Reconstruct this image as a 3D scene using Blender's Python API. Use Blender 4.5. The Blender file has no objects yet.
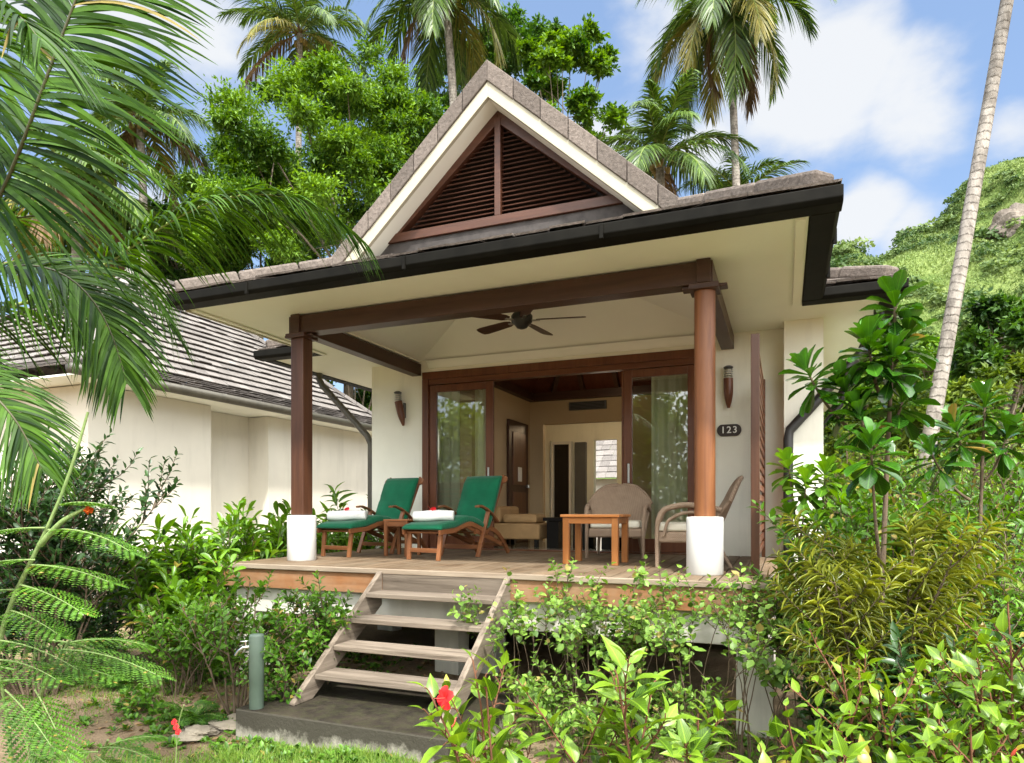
import bpy, bmesh, math, random
import numpy as np
from mathutils import Vector, Matrix

rad = math.radians
SC = bpy.context.scene
COL = SC.collection

# ------------------------------------------------------------------ camera numbers
FOC = 670.0; HOR = 510.0; CAMZ = 1.80
TH = math.atan(272.0 / FOC); CT, ST = math.cos(TH), math.sin(TH)

def at(px, py, fwd):
    """point seen at pixel (px, py) of the photograph, fwd metres in front of the lens"""
    r = (px - 512) / FOC * fwd; u = (HOR - py) / FOC * fwd
    return np.array([-ST * fwd + CT * r, CT * fwd + ST * r, CAMZ + u])

def gnd(px, fwd, z=0.1):
    p = at(px, HOR, fwd); p[2] = z
    return p

# ------------------------------------------------------------------ object helpers
def tag(o, label=None, cat=None, group=None, kind=None):
    if label: o['label'] = label
    if cat: o['category'] = cat
    if group: o['group'] = group
    if kind: o['kind'] = kind
    return o

def thing(name, label, cat, loc=(0, 0, 0), rz=0.0, group=None):
    o = bpy.data.objects.new(name, None); COL.objects.link(o)
    o.location = tuple(float(v) for v in loc); o.rotation_euler = (0, 0, rz)
    o.empty_display_size = 0.2
    return tag(o, label, cat, group)

class MB:
    """collects polygons; build() links them as ONE mesh object"""
    def __init__(s):
        s.V = []; s.L = []; s.n = []; s.A = []; s.nv = 0; s.M = []
    def add(s, V, F, A=None, mi=0):
        V = np.asarray(V, dtype=np.float64).reshape(-1, 3)
        if isinstance(F, np.ndarray):
            s.L.append((F + s.nv).ravel()); s.n.append(np.full(len(F), F.shape[1], dtype=np.int64)); k = len(F)
        else:
            s.L.append(np.array([i + s.nv for f in F for i in f], dtype=np.int64)); s.n.append(np.array([len(f) for f in F], dtype=np.int64)); k = len(F)
        s.M.append(np.full(k, mi, dtype=np.int64))
        s.A.append(np.zeros((len(V), 3)) if A is None else np.asarray(A, dtype=np.float64).reshape(-1, 3))
        s.V.append(V); s.nv += len(V)
        return s
    def box(s, x0, x1, y0, y1, z0, z1, rnd=None):
        v = [(x, y, z) for z in (z0, z1) for y in (y0, y1) for x in (x0, x1)]
        f = [(0, 2, 3, 1), (4, 5, 7, 6), (0, 1, 5, 4), (2, 6, 7, 3), (0, 4, 6, 2), (1, 3, 7, 5)]
        a = None if rnd is None else [(0, 0, rnd)] * 8
        return s.add(v, f, a)
    def bar(s, p, q, w, h, up=(0, 0, 1), rnd=0.0, w1=None, h1=None):
        p = np.array(p, float); q = np.array(q, float); t = q - p; t /= np.linalg.norm(t)
        u = np.array(up, float); sd = np.cross(t, u)
        if np.linalg.norm(sd) < 1e-4: sd = np.cross(t, (1, 0, 0))
        sd /= np.linalg.norm(sd); n = np.cross(sd, t)
        w1 = w if w1 is None else w1; h1 = h if h1 is None else h1
        v = [p + sd * a * w / 2 + n * b * h / 2 for a, b in ((-1, -1), (1, -1), (1, 1), (-1, 1))]
        v += [q + sd * a * w1 / 2 + n * b * h1 / 2 for a, b in ((-1, -1), (1, -1), (1, 1), (-1, 1))]
        f = [(3, 2, 1, 0), (4, 5, 6, 7), (0, 1, 5, 4), (1, 2, 6, 5), (2, 3, 7, 6), (3, 0, 4, 7)]
        return s.add(v, f, [(0, 0, rnd)] * 8)
    def tube(s, P, R, n=6, cap=True, rnd=0.0):
        P = np.asarray(P, float); R = np.broadcast_to(np.asarray(R, float), (len(P),))
        T = np.gradient(P, axis=0); T /= np.linalg.norm(T, axis=1)[:, None] + 1e-9
        ref = np.array([0.31, 0.17, 0.93]) if abs(T[0] @ np.array([0.31, 0.17, 0.93])) < .9 else np.array([1., 0, 0])
        A = np.cross(T, ref); A /= np.linalg.norm(A, axis=1)[:, None] + 1e-9; B = np.cross(T, A)
        a = np.arange(n) * 2 * math.pi / n
        V = P[:, None, :] + R[:, None, None] * (np.cos(a)[None, :, None] * A[:, None, :] + np.sin(a)[None, :, None] * B[:, None, :])
        k = len(P); i = np.arange(k - 1)[:, None]; j = np.arange(n)[None, :]; j2 = (j + 1) % n
        F = np.stack([i * n + j, i * n + j2, (i + 1) * n + j2, (i + 1) * n + j], -1).reshape(-1, 4)
        cum = np.concatenate([[0], np.cumsum(np.linalg.norm(np.diff(P, axis=0), axis=1))])
        att = np.zeros((k, n, 3)); att[..., 1] = cum[:, None]; att[..., 0] = (np.arange(n) / n)[None, :]; att[..., 2] = rnd
        s.add(V.reshape(-1, 3), F[:, ::-1].copy(), att.reshape(-1, 3))
        if cap:
            s.add(V[-1], [tuple(range(n))[::-1]], att[-1]); s.add(V[0], [tuple(range(n))], att[0])
        return s
    def lathe(s, c, prof, n=20, axis=2):
        """prof: (radius, height) pairs round the axis through c"""
        a = np.arange(n) * 2 * math.pi / n; k = len(prof)
        V = np.zeros((k, n, 3)); r = np.array([q[0] for q in prof]); h = np.array([q[1] for q in prof])
        o = [(1, 2, 0), (2, 0, 1), (0, 1, 2)][axis]
        V[..., o[0]] = r[:, None] * np.cos(a); V[..., o[1]] = r[:, None] * np.sin(a); V[..., o[2]] = h[:, None]
        V += np.array(c, float)
        i = np.arange(k - 1)[:, None]; j = np.arange(n)[None, :]; j2 = (j + 1) % n
        F = np.stack([i * n + j, i * n + j2, (i + 1) * n + j2, (i + 1) * n + j], -1).reshape(-1, 4)
        s.add(V.reshape(-1, 3), F)
        s.add(V[-1], [tuple(range(n))]); s.add(V[0], [tuple(range(n))[::-1]])
        return s
    def prism(s, poly, axis, a, b, rnd=0.0):
        """poly: 2-D outline (the two axes other than `axis`, in xyz order), extruded from a to b"""
        n = len(poly); v = []
        for d in (a, b):
            for p in poly:
                q = list(p); q.insert(axis, d); v.append(q)
        f = [tuple(range(n))[::-1], tuple(range(n, 2 * n))] + [(i, (i + 1) % n, n + (i + 1) % n, n + i) for i in range(n)]
        return s.add(v, f, [(0, 0, rnd)] * (2 * n))
    def leaves(s, tpl, P, D, N, Ls, Ws, rnd):
        """many copies of a leaf outline: base P, axis D, upper side N, length Ls, width Ws, rnd a random number kept per leaf"""
        tv, tf = tpl; m = len(P)
        if m == 0: return s
        P = np.asarray(P, float); D = np.asarray(D, float); N = np.asarray(N, float)
        D = D / (np.linalg.norm(D, axis=1)[:, None] + 1e-9)
        S = np.cross(D, N); S /= np.linalg.norm(S, axis=1)[:, None] + 1e-9
        N = np.cross(S, D)
        Ls = np.broadcast_to(Ls, (m,))[:, None, None]; Ws = np.broadcast_to(Ws, (m,))[:, None, None]
        V = P[:, None] + tv[None, :, 0:1] * Ws * S[:, None] + tv[None, :, 1:2] * Ls * D[:, None] + tv[None, :, 2:3] * Ls * N[:, None]
        k = len(tv)
        F = (tf[None] + (np.arange(m) * k)[:, None, None]).reshape(-1, tf.shape[1])
        A = np.zeros((m, k, 3)); A[..., 0] = tv[None, :, 0]; A[..., 1] = tv[None, :, 1]; A[..., 2] = np.broadcast_to(rnd, (m,))[:, None]
        return s.add(V.reshape(-1, 3), F, A.reshape(-1, 3))
    def build(s, name, mats, parent=None, smooth=False, bevel=0.0, world=True, label=None, origin=None):
        V = np.concatenate(s.V); L = np.concatenate(s.L).astype(np.int32); n = np.concatenate(s.n).astype(np.int32)
        A = np.concatenate(s.A); M = np.concatenate(s.M).astype(np.int32)
        off = np.zeros(3)
        if parent is not None and world:
            q = parent
            while q is not None: off = off + np.array(q.location); q = q.parent
        if origin is not None: off = np.array(origin, float)
        V = V - off
        me = bpy.data.meshes.new(name)
        me.vertices.add(len(V)); me.vertices.foreach_set('co', V.astype(np.float32).ravel())
        me.loops.add(len(L)); me.loops.foreach_set('vertex_index', L)
        me.polygons.add(len(n)); me.polygons.foreach_set('loop_start', np.concatenate([[0], np.cumsum(n)[:-1]]).astype(np.int32))
        if not isinstance(mats, (list, tuple)): mats = [mats]
        for m in mats: me.materials.append(m)
        me.polygons.foreach_set('material_index', M)
        me.polygons.foreach_set('use_smooth', np.full(len(n), bool(smooth)))
        at_ = me.attributes.new('lco', 'FLOAT_VECTOR', 'POINT'); at_.data.foreach_set('vector', A.astype(np.float32).ravel())
        me.update(calc_edges=True); me.validate()
        o = bpy.data.objects.new(name, me); COL.objects.link(o)
        if parent is not None: o.parent = parent
        if origin is not None: o.location = tuple(float(v) for v in origin)
        if bevel:
            b = o.modifiers.new('edge', 'BEVEL'); b.width = bevel; b.segments = 2; b.limit_method = 'ANGLE'; b.angle_limit = rad(35)
        if label: o['label'] = label
        return o

# ------------------------------------------------------------------ materials
class NT:
    def __init__(s, name):
        s.m = bpy.data.materials.new(name); s.m.use_nodes = True; s.t = s.m.node_tree; s.t.nodes.clear()
        s.out = s.n('ShaderNodeOutputMaterial')
    def n(s, typ, **kw):
        x = s.t.nodes.new(typ)
        for k, v in kw.items():
            if k.startswith('i_'): x.inputs[k[2:].replace('_', ' ')].default_value = v
            else: setattr(x, k, v)
        return x
    def l(s, a, b): s.t.links.new(a, b)
    def math(s, op, a, b=None, c=None):
        x = s.n('ShaderNodeMath', operation=op)
        for i, v in enumerate((a, b, c)):
            if v is None: continue
            if isinstance(v, (int, float)): x.inputs[i].default_value = v
            else: s.l(v, x.inputs[i])
        return x.outputs[0]
    def mix(s, f, a, b):
        x = s.n('ShaderNodeMix', data_type='RGBA')
        for sock, v in ((x.inputs[0], f), (x.inputs[6], a), (x.inputs[7], b)):
            if isinstance(v, (int, float)): sock.default_value = v
            elif isinstance(v, tuple): sock.default_value = v if len(v) == 4 else v + (1,)
            else: s.l(v, sock)
        return x.outputs[2]
    def noise(s, vec, scale, detail=4, rough=.55, dist=0.0):
        x = s.n('ShaderNodeTexNoise'); x.inputs['Scale'].default_value = scale; x.inputs['Detail'].default_value = detail
        x.inputs['Roughness'].default_value = rough; x.inputs['Distortion'].default_value = dist
        if vec is not None: s.l(vec, x.inputs['Vector'])
        return x.outputs['Fac']
    def coord(s, scale=(1, 1, 1)):
        c = s.n('ShaderNodeTexCoord'); m = s.n('ShaderNodeMapping'); m.inputs['Scale'].default_value = scale
        s.l(c.outputs['Object'], m.inputs['Vector']); return m.outputs['Vector']
    def ramp(s, f, p0, p1):
        x = s.n('ShaderNodeMapRange'); x.inputs['From Min'].default_value = p0; x.inputs['From Max'].default_value = p1
        s.l(f, x.inputs['Value']); return x.outputs['Result']
    def lco(s):
        a = s.n('ShaderNodeAttribute', attribute_name='lco'); x = s.n('ShaderNodeSeparateXYZ'); s.l(a.outputs['Vector'], x.inputs[0])
        return x.outputs
    def princ(s, col, rough=.6, spec=.4, metal=0.0):
        p = s.n('ShaderNodeBsdfPrincipled'); p.inputs['Metallic'].default_value = metal; p.inputs['Specular IOR Level'].default_value = spec
        if isinstance(rough, (int, float)): p.inputs['Roughness'].default_value = rough
        else: s.l(rough, p.inputs['Roughness'])
        if isinstance(col, tuple): p.inputs['Base Color'].default_value = col if len(col) == 4 else col + (1,)
        else: s.l(col, p.inputs['Base Color'])
        return p
    def bump(s, h, p, strength=.3, dist=.01):
        b = s.n('ShaderNodeBump'); b.inputs['Strength'].default_value = strength; b.inputs['Distance'].default_value = dist
        s.l(h, b.inputs['Height']); s.l(b.outputs[0], p.inputs['Normal'])
    def done(s, sh): s.l(sh, s.out.inputs['Surface']); return s.m

def shade(c, k): return tuple(min(1.0, v * k) for v in c)

def paint(name, col, rough=.6, var=.12, scale=3.0, bump=.12, bscale=60, spec=.35, stain=0.0):
    t = NT(name); c = t.coord(); f = t.noise(c, scale, 5); f = t.ramp(f, .3, .7)
    k = t.mix(f, shade(col, 1 - var), shade(col, 1 + var))
    if stain:
        g = t.coord((1.6, 1.6, .25)); q = t.noise(g, 2.2, 6, .65); q = t.ramp(q, .52, .8); q = t.math('MULTIPLY', q, stain)
        k = t.mix(q, k, shade(col, .45))
    p = t.princ(k, rough, spec); t.bump(t.noise(c, bscale, 3), p, bump, .004)
    return t.done(p.outputs[0])

def wood(name, c0, c1, axis=1, rough=.5, grain=14.0, bump=.35, worn=None, spec=.4):
    sc = [grain, grain, grain]; sc[axis] = grain * .07
    t = NT(name); c = t.coord(tuple(sc)); f = t.noise(c, 1.0, 6, .6, .6); f = t.ramp(f, .3, .72)
    a = t.lco(); k = t.mix(f, c0, c1)
    k2 = t.n('ShaderNodeHueSaturation'); t.l(k, k2.inputs['Color'])
    t.l(t.math('MULTIPLY_ADD', a[2], .5, .78), k2.inputs['Value']); k = k2.outputs[0]
    if worn:
        g = t.noise(t.coord(), 3.1, 5, .6); g = t.ramp(g, .38, .68); k = t.mix(t.math('MULTIPLY', g, .75), k, worn)
    p = t.princ(k, rough, spec); t.bump(f, p, bump, .003)
    return t.done(p.outputs[0])

def leafmat(name, dark, light, trans=.35, rough=.42, vein=0.0, spec=.35, tcol=None, old=None, oldp=.06):
    t = NT(name); a = t.lco(); k = t.mix(a[2], dark, light)
    if old: k = t.mix(t.math('GREATER_THAN', t.math('FRACT', t.math('MULTIPLY', a[2], 37.3)), 1 - oldp), k, old)
    ax = t.math('ABSOLUTE', a[0])
    if vein:
        mid = t.math('LESS_THAN', ax, .035)
        w = t.math('SINE', t.math('MULTIPLY_ADD', a[1], 62.0, t.math('MULTIPLY', ax, -46.0)))
        w = t.math('MULTIPLY', t.math('GREATER_THAN', w, .86), .5)
        f = t.math('MULTIPLY', t.math('MAXIMUM', mid, w), vein)
        k = t.mix(f, k, shade(light, 1.7))
    c = t.coord(); nz = t.ramp(t.noise(c, 9.0, 3), .3, .7)
    h = t.n('ShaderNodeHueSaturation'); t.l(k, h.inputs['Color']); t.l(t.math('MULTIPLY_ADD', nz, .5, .75), h.inputs['Value']); k = h.outputs[0]
    p = t.princ(k, rough, spec)
    tr = t.n('ShaderNodeBsdfTranslucent'); hs = t.n('ShaderNodeHueSaturation'); hs.inputs['Hue'].default_value = .485; hs.inputs['Saturation'].default_value = 1.1; hs.inputs['Value'].default_value = 1.6
    t.l(k, hs.inputs['Color']); t.l(hs.outputs[0], tr.inputs['Color'])
    m = t.n('ShaderNodeMixShader'); m.inputs[0].default_value = trans; t.l(p.outputs[0], m.inputs[1]); t.l(tr.outputs[0], m.inputs[2])
    return t.done(m.outputs[0])

def tilemat(name, col, var=.3):
    t = NT(name); c = t.coord(); a = t.lco(); f = t.ramp(t.noise(c, 26, 6, .7), .3, .7)
    k = t.mix(f, shade(col, 1 - var), shade(col, 1 + var))
    g = t.ramp(t.noise(c, 1.4, 5), .35, .7); k = t.mix(t.math('MULTIPLY', g, .4), k, shade((.75 * col[0], .72 * col[1], .68 * col[2]), .8))
    h = t.n('ShaderNodeHueSaturation'); t.l(k, h.inputs['Color']); t.l(t.math('MULTIPLY_ADD', a[2], .45, .78), h.inputs['Value'])
    p = t.princ(h.outputs[0], .85, .2); t.bump(f, p, .6, .01)
    return t.done(p.outputs[0])

def glassmat(name):
    t = NT(name); tr = t.n('ShaderNodeBsdfTransparent'); tr.inputs[0].default_value = (.97, .985, .96, 1)
    g = t.n('ShaderNodeBsdfGlossy'); g.inputs['Roughness'].default_value = .015
    fr = t.n('ShaderNodeFresnel'); fr.inputs['IOR'].default_value = 1.75
    m = t.n('ShaderNodeMixShader'); t.l(t.math('MULTIPLY_ADD', fr.outputs[0], .9, .05), m.inputs[0]); t.l(tr.outputs[0], m.inputs[1]); t.l(g.outputs[0], m.inputs[2])
    return t.done(m.outputs[0])

def emit(name, col, st):
    t = NT(name); e = t.n('ShaderNodeEmission'); e.inputs[0].default_value = col + (1,); e.inputs[1].default_value = st
    return t.done(e.outputs[0])

M = {}
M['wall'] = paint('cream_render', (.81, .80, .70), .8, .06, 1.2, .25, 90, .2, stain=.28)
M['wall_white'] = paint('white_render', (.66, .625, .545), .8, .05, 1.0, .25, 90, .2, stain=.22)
M['apron'] = paint('stained_white_concrete', (.62, .60, .53), .85, .12, 2.5, .3, 40, .2, stain=.55)
M['soffit'] = paint('soffit_paint', (.84, .85, .765), .6, .04, 1.0, .08, 60, .3)
M['ceiling'] = paint('white_ceiling_paint', (.90, .90, .85), .6, .03, 1.0, .06, 60, .3)
M['pale_stone'] = paint('pale_stone', (.25, .215, .165), .9, .35, 5, .6, 30, .15)
M['trim'] = paint('cream_fascia_paint', (.43, .405, .31), .55, .06, 4.0, .2, 50, .3, stain=.18)
M['gutter'] = paint('bronze_gutter_paint', (.007, .0065, .005), .6, .3, 6.0, .15, 30, .07)
M['pipe'] = paint('grey_brown_pipe_paint', (.075, .068, .052), .45, .2, 5.0, .15, 40, .4)
M['blackpipe'] = paint('black_pipe_paint', (.018, .018, .017), .4, .2, 5.0, .15, 40, .4)
M['tile'] = tilemat('brown_roof_tile', (.155, .130, .113), .45)
M['tile_grey'] = tilemat('pale_roof_tile', (.19, .173, .162), .3)
for k, ax in (('x', 0), ('y', 1), ('z', 2)):
    M['beam_' + k] = wood('dark_stained_beam_' + k, (.050, .021, .013), (.095, .042, .024), ax, .42)
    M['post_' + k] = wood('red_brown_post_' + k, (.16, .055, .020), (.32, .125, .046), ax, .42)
    M['frame_' + k] = wood('mahogany_joinery_' + k, (.12, .038, .018), (.21, .078, .034), ax, .35)
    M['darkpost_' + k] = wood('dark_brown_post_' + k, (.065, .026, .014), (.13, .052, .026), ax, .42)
    M['teak_' + k] = wood('oiled_teak_' + k, (.19, .068, .026), (.34, .14, .055), ax, .4)
    M['orange_' + k] = wood('orange_teak_' + k, (.36, .13, .035), (.56, .23, .07), ax, .35)
    M['grey_' + k] = wood('weathered_timber_' + k, (.090, .070, .052), (.25, .205, .16), ax, .8, 18, .7, spec=.2)
M['deck'] = wood('worn_deck_boards', (.080, .052, .030), (.195, .132, .080), 1, .7, 16, .5, worn=(.20, .155, .105), spec=.2)
M['edge'] = wood('pale_deck_edge', (.25, .19, .135), (.45, .37, .28), 0, .8, 16, .6, spec=.2)
M['fascia'] = wood('orange_brown_fascia', (.22, .085, .03), (.42, .19, .075), 0, .6, 12, .5, worn=(.30, .2, .12))
M['louvre'] = wood('louvre_slat_wood', (.04, .015, .009), (.08, .031, .017), 0, .5)
M['gable_frame'] = wood('louvre_frame_wood', (.065, .024, .013), (.125, .047, .024), 0, .45)
M['dark'] = paint('dark_timber_and_void_shade', (.02, .017, .015), .9, .3)
M['flash'] = paint('dark_lead_flashing', (.05, .043, .04), .7, .35, 9, .5, 30)
M['whitebase'] = paint('white_painted_metal', (.66, .66, .64), .45, .03, 3, .06, 30, .3, stain=.12)
M['glass'] = glassmat('window_glass')
M['chrome'] = NT('chrome'); _p = M['chrome'].princ((.75, .76, .76), .22, .5, 1.0); M['chrome'] = M['chrome'].done(_p.outputs[0])
M['steel'] = NT('brushed_steel'); _p = M['steel'].princ((.5, .5, .48), .35, .5, 1.0); M['steel'] = M['steel'].done(_p.outputs[0])
M['green_post'] = paint('grey_green_paint', (.10, .14, .11), .5, .12, 7, .15, 40, .35)
M['floor_tile'] = paint('glossy_floor_tile', (.50, .47, .38), .12, .05, 2, .0, 10, .5)
M['sofa'] = paint('tan_upholstery', (.45, .29, .14), .85, .1, 6, .3, 120, .2)
M['black_lacquer'] = paint('black_lacquer', (.012, .011, .011), .25, .1)
M['vent'] = paint('grey_vent_metal', (.10, .10, .10), .45, .1)
M['towel'] = paint('white_terry_towel', (.86, .86, .84), .95, .03, 30, .9, 260, .1)
M['cream_cushion'] = paint('ivory_cushion_fabric', (.72, .68, .56), .9, .05, 8, .3, 200, .15)
M['ceil_red'] = wood('ceiling_panel_wood', (.10, .028, .014), (.17, .05, .024), 1, .4)

def fabric():
    t = NT('green_canvas'); c = t.coord(); w = t.n('ShaderNodeTexWave', wave_type='BANDS', bands_direction='Y'); w.inputs['Scale'].default_value = 7.0; w.inputs['Distortion'].default_value = .6
    t.l(c, w.inputs['Vector'])
    f = t.ramp(t.noise(c, 5, 4), .3, .7); k = t.mix(f, (.0, .090, .040), (.004, .135, .062))
    p = t.princ(k, .8, .2); p.inputs['Sheen Weight'].default_value = .15
    h = t.math('ADD', t.math('MULTIPLY', w.outputs['Fac'], .5), t.math('MULTIPLY', t.noise(c, 240, 2), .5)); t.bump(h, p, .3, .006)
    return t.done(p.outputs[0])
M['canvas'] = fabric()

def wicker():
    t = NT('woven_wicker'); c = t.n('ShaderNodeTexCoord'); m = t.n('ShaderNodeMapping'); m.inputs['Scale'].default_value = (1, 1, 1); t.l(c.outputs['Object'], m.inputs['Vector'])
    ch = t.n('ShaderNodeTexWave', wave_type='BANDS', bands_direction='Z'); ch.inputs['Scale'].default_value = 24; t.l(m.outputs[0], ch.inputs['Vector'])
    c2 = t.n('ShaderNodeTexWave', wave_type='BANDS', bands_direction='DIAGONAL'); c2.inputs['Scale'].default_value = 30; t.l(m.outputs[0], c2.inputs['Vector'])
    h = t.math('MULTIPLY', ch.outputs['Fac'], c2.outputs['Fac']); f = t.math('MULTIPLY_ADD', t.noise(m.outputs[0], 12, 4), .5, t.math('MULTIPLY', h, .6))
    k = t.mix(f, (.18, .12, .08), (.54, .40, .285)); p = t.princ(k, .6, .3); t.bump(h, p, .6, .006)
    return t.done(p.outputs[0])
M['wicker'] = wicker()

def curtain_mat():
    t = NT('sheer_curtain'); p = t.princ((.86, .92, .72), .9, .1); tr = t.n('ShaderNodeBsdfTranslucent'); tr.inputs[0].default_value = (.86, .92, .72, 1)
    m = t.n('ShaderNodeMixShader'); m.inputs[0].default_value = .5; t.l(p.outputs[0], m.inputs[1]); t.l(tr.outputs[0], m.inputs[2]); return t.done(m.outputs[0])
M['curtain'] = curtain_mat()

def concrete_slab():
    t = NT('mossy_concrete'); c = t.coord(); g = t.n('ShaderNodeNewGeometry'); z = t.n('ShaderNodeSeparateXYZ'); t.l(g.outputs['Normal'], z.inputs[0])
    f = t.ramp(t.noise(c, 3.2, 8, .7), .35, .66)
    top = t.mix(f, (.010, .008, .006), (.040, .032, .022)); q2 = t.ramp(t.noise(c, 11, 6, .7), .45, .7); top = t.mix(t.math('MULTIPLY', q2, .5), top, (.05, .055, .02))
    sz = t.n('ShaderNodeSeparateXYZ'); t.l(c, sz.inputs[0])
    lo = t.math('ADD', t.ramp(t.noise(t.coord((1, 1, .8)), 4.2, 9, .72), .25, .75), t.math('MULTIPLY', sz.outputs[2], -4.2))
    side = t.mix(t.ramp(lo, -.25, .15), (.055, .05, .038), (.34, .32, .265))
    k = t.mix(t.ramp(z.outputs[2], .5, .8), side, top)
    p = t.princ(k, t.math('MULTIPLY_ADD', f, .2, .65), .2); t.bump(t.noise(c, 34, 8, .7), p, .6, .012); return t.done(p.outputs[0])
M['slab'] = concrete_slab()

def groundmat():
    t = NT('sandy_soil'); c = t.coord(); f = t.ramp(t.noise(c, .75, 7, .62), .32, .66); g = t.ramp(t.noise(c, 6.0, 8, .7), .3, .7)
    k = t.mix(f, (.135, .09, .052), (.36, .27, .18)); k = t.mix(t.math('MULTIPLY', g, .65), k, (.10, .066, .036))
    q = t.ramp(t.noise(c, 1.3, 5, .6), .55, .70); k = t.mix(t.math('MULTIPLY', q, .55), k, (.085, .115, .03))
    s = t.ramp(t.noise(c, 40, 4, .7), .58, .70); k = t.mix(s, k, (.075, .05, .03))
    p = t.princ(k, .95, .15); h = t.math('ADD', t.noise(c, 5, 8, .7), t.math('MULTIPLY', t.noise(c, 60, 4), .35)); t.bump(h, p, .9, .05); return t.done(p.outputs[0])
M['ground'] = groundmat()

def hillmat():
    t = NT('hill_scrub'); c = t.coord(); f = t.ramp(t.noise(c, .12, 8, .65), .35, .65); k = t.mix(f, (.08, .135, .03), (.24, .29, .095)); k = t.mix(t.math('MULTIPLY', t.ramp(t.noise(c, 1.6, 6, .7), .4, .7), .6), k, (.06, .11, .022))
    r = t.ramp(t.noise(c, .03, 5, .6), .66, .70); k = t.mix(r, k, (.22, .2, .16)); p = t.princ(k, .95, .1); t.bump(t.noise(c, .5, 8, .7), p, .9, 1.2); return t.done(p.outputs[0])
M['hill'] = hillmat()
def rockmat():
    t = NT('granite'); c = t.coord((1, 1, .35)); f = t.ramp(t.noise(c, .35, 8, .7), .3, .7); k = t.mix(f, (.08, .065, .055), (.32, .275, .23)); p = t.princ(k, .9, .2); t.bump(t.noise(c, .8, 8, .7), p, .8, .8); return t.done(p.outputs[0])
M['rock'] = rockmat()
def barkmat(name, a, b, ring=0.0):
    t = NT(name); c = t.coord((1, 1, .35)); f = t.ramp(t.noise(c, 9, 8, .7), .3, .7); k = t.mix(f, a, b)
    h = t.noise(c, 30, 5)
    if ring:
        l = t.lco(); w = t.math('SINE', t.math('MULTIPLY_ADD', l[1], ring, t.math('MULTIPLY', f, 3.0))); w = t.ramp(w, .55, 1.0); k = t.mix(t.math('MULTIPLY', w, .28), k, shade(a, .55)); h = t.math('ADD', h, t.math('MULTIPLY', w, -.8))
        s = t.ramp(t.noise(t.coord((1, 1, .6)), 6.0, 5, .65), .50, .62); k = t.mix(t.math('MULTIPLY', s, .65), k, shade(a, .55))
    p = t.princ(k, .9, .15); t.bump(h, p, .7, .02); return t.done(p.outputs[0])
M['palm_bark'] = barkmat('grey_palm_bark', (.16, .14, .12), (.40, .365, .32), 55.0)
M['palm_bark_dark'] = barkmat('brown_palm_bark', (.12, .10, .08), (.27, .23, .18), 40.0)
M['bark'] = barkmat('tree_bark', (.10, .078, .055), (.24, .20, .15))
M['twig'] = barkmat('twig_bark', (.085, .06, .04), (.19, .145, .10))
M['redstem'] = barkmat('red_brown_stem', (.10, .04, .025), (.19, .09, .05))
M['greenstem'] = barkmat('green_stem', (.12, .19, .06), (.24, .32, .12))
M['rachis'] = leafmat('frond_midrib', (.03, .03, .015), (.09, .09, .03), .05)
M['rachis_green'] = leafmat('green_midrib', (.16, .22, .05), (.26, .32, .08), .05)
M['fiber'] = barkmat('palm_fibre', (.10, .06, .03), (.26, .16, .08))
M['coconut'] = paint('green_brown_husk', (.22, .16, .05), .6, .4, 12, .2)

M['lf_palm'] = leafmat('palm_leaflets', (0.0055, 0.0275, 0.0017), (0.0677, 0.1551, 0.0113), 0.24, .48, spec=.18, old=(.24, .19, .05), oldp=.008)
M['lf_palm_far'] = leafmat('far_palm_leaflets', (0.0121, 0.0385, 0.0044), (0.1081, 0.1880, 0.0263), 0.22, .42, spec=.35)
M['lf_palm_old'] = leafmat('yellowing_palm_leaflets', (.085, .095, .014), (.27, .235, .045), .26, .45)
M['lf_palm_dead'] = leafmat('dead_palm_leaflets', (.10, .062, .028), (.24, .16, .08), .2, .7)
M['lf_tree'] = leafmat('bright_tree_leaves', (.020, .072, .005), (.185, .335, .028), 0.29, .5)
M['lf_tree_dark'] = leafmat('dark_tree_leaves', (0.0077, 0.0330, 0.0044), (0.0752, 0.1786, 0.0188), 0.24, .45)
M['lf_yellow'] = leafmat('yellow_green_leaves', (0.0330, 0.0715, 0.0055), (0.2256, 0.3102, 0.0376), 0.29, .5)
M['lf_hib'] = leafmat('hibiscus_leaves', (0.0187, 0.0660, 0.0028), (0.1739, 0.3008, 0.0188), 0.24, .36, vein=.5, spec=.45, old=(.30, .24, .03), oldp=.015)
M['lf_rosette'] = leafmat('glossy_rosette_leaves', (0.0055, 0.0303, 0.0028), (0.0611, 0.1880, 0.0132), 0.16, .2, vein=.3, spec=.6, old=(.25, .17, .04), oldp=.02)
M['lf_broad'] = leafmat('broad_border_leaves', (0.0176, 0.0688, 0.0044), (0.1598, 0.3290, 0.0207), 0.27, .34, vein=.25, spec=.45, old=(.28, .22, .04), oldp=.02)
M['lf_shrub'] = leafmat('small_shrub_leaves', (0.0121, 0.0523, 0.0044), (0.1222, 0.2726, 0.0226), 0.26, .4, old=(.26, .20, .05), oldp=.045)
M['lf_vine'] = leafmat('climbing_leaflets', (0.0193, 0.0688, 0.0066), (0.2350, 0.3948, 0.0658), 0.29, .45, old=(.32, .26, .08), oldp=.045)
M['lf_croton'] = leafmat('narrow_variegated_leaves', (0.0110, 0.0358, 0.0022), (0.2914, 0.3196, 0.0376), 0.24, .35, spec=.5)
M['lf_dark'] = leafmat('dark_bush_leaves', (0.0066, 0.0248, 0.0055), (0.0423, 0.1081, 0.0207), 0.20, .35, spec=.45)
M['lf_feather'] = leafmat('feathery_leaflets', (0.0143, 0.0605, 0.0044), (0.1175, 0.2632, 0.0207), 0.26, .5, old=(.30, .24, .05), oldp=.01)
M['lf_hill'] = leafmat('hill_canopy_leaves', (.030, .075, .015), (.20, .275, .075), .22, .6)
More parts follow.
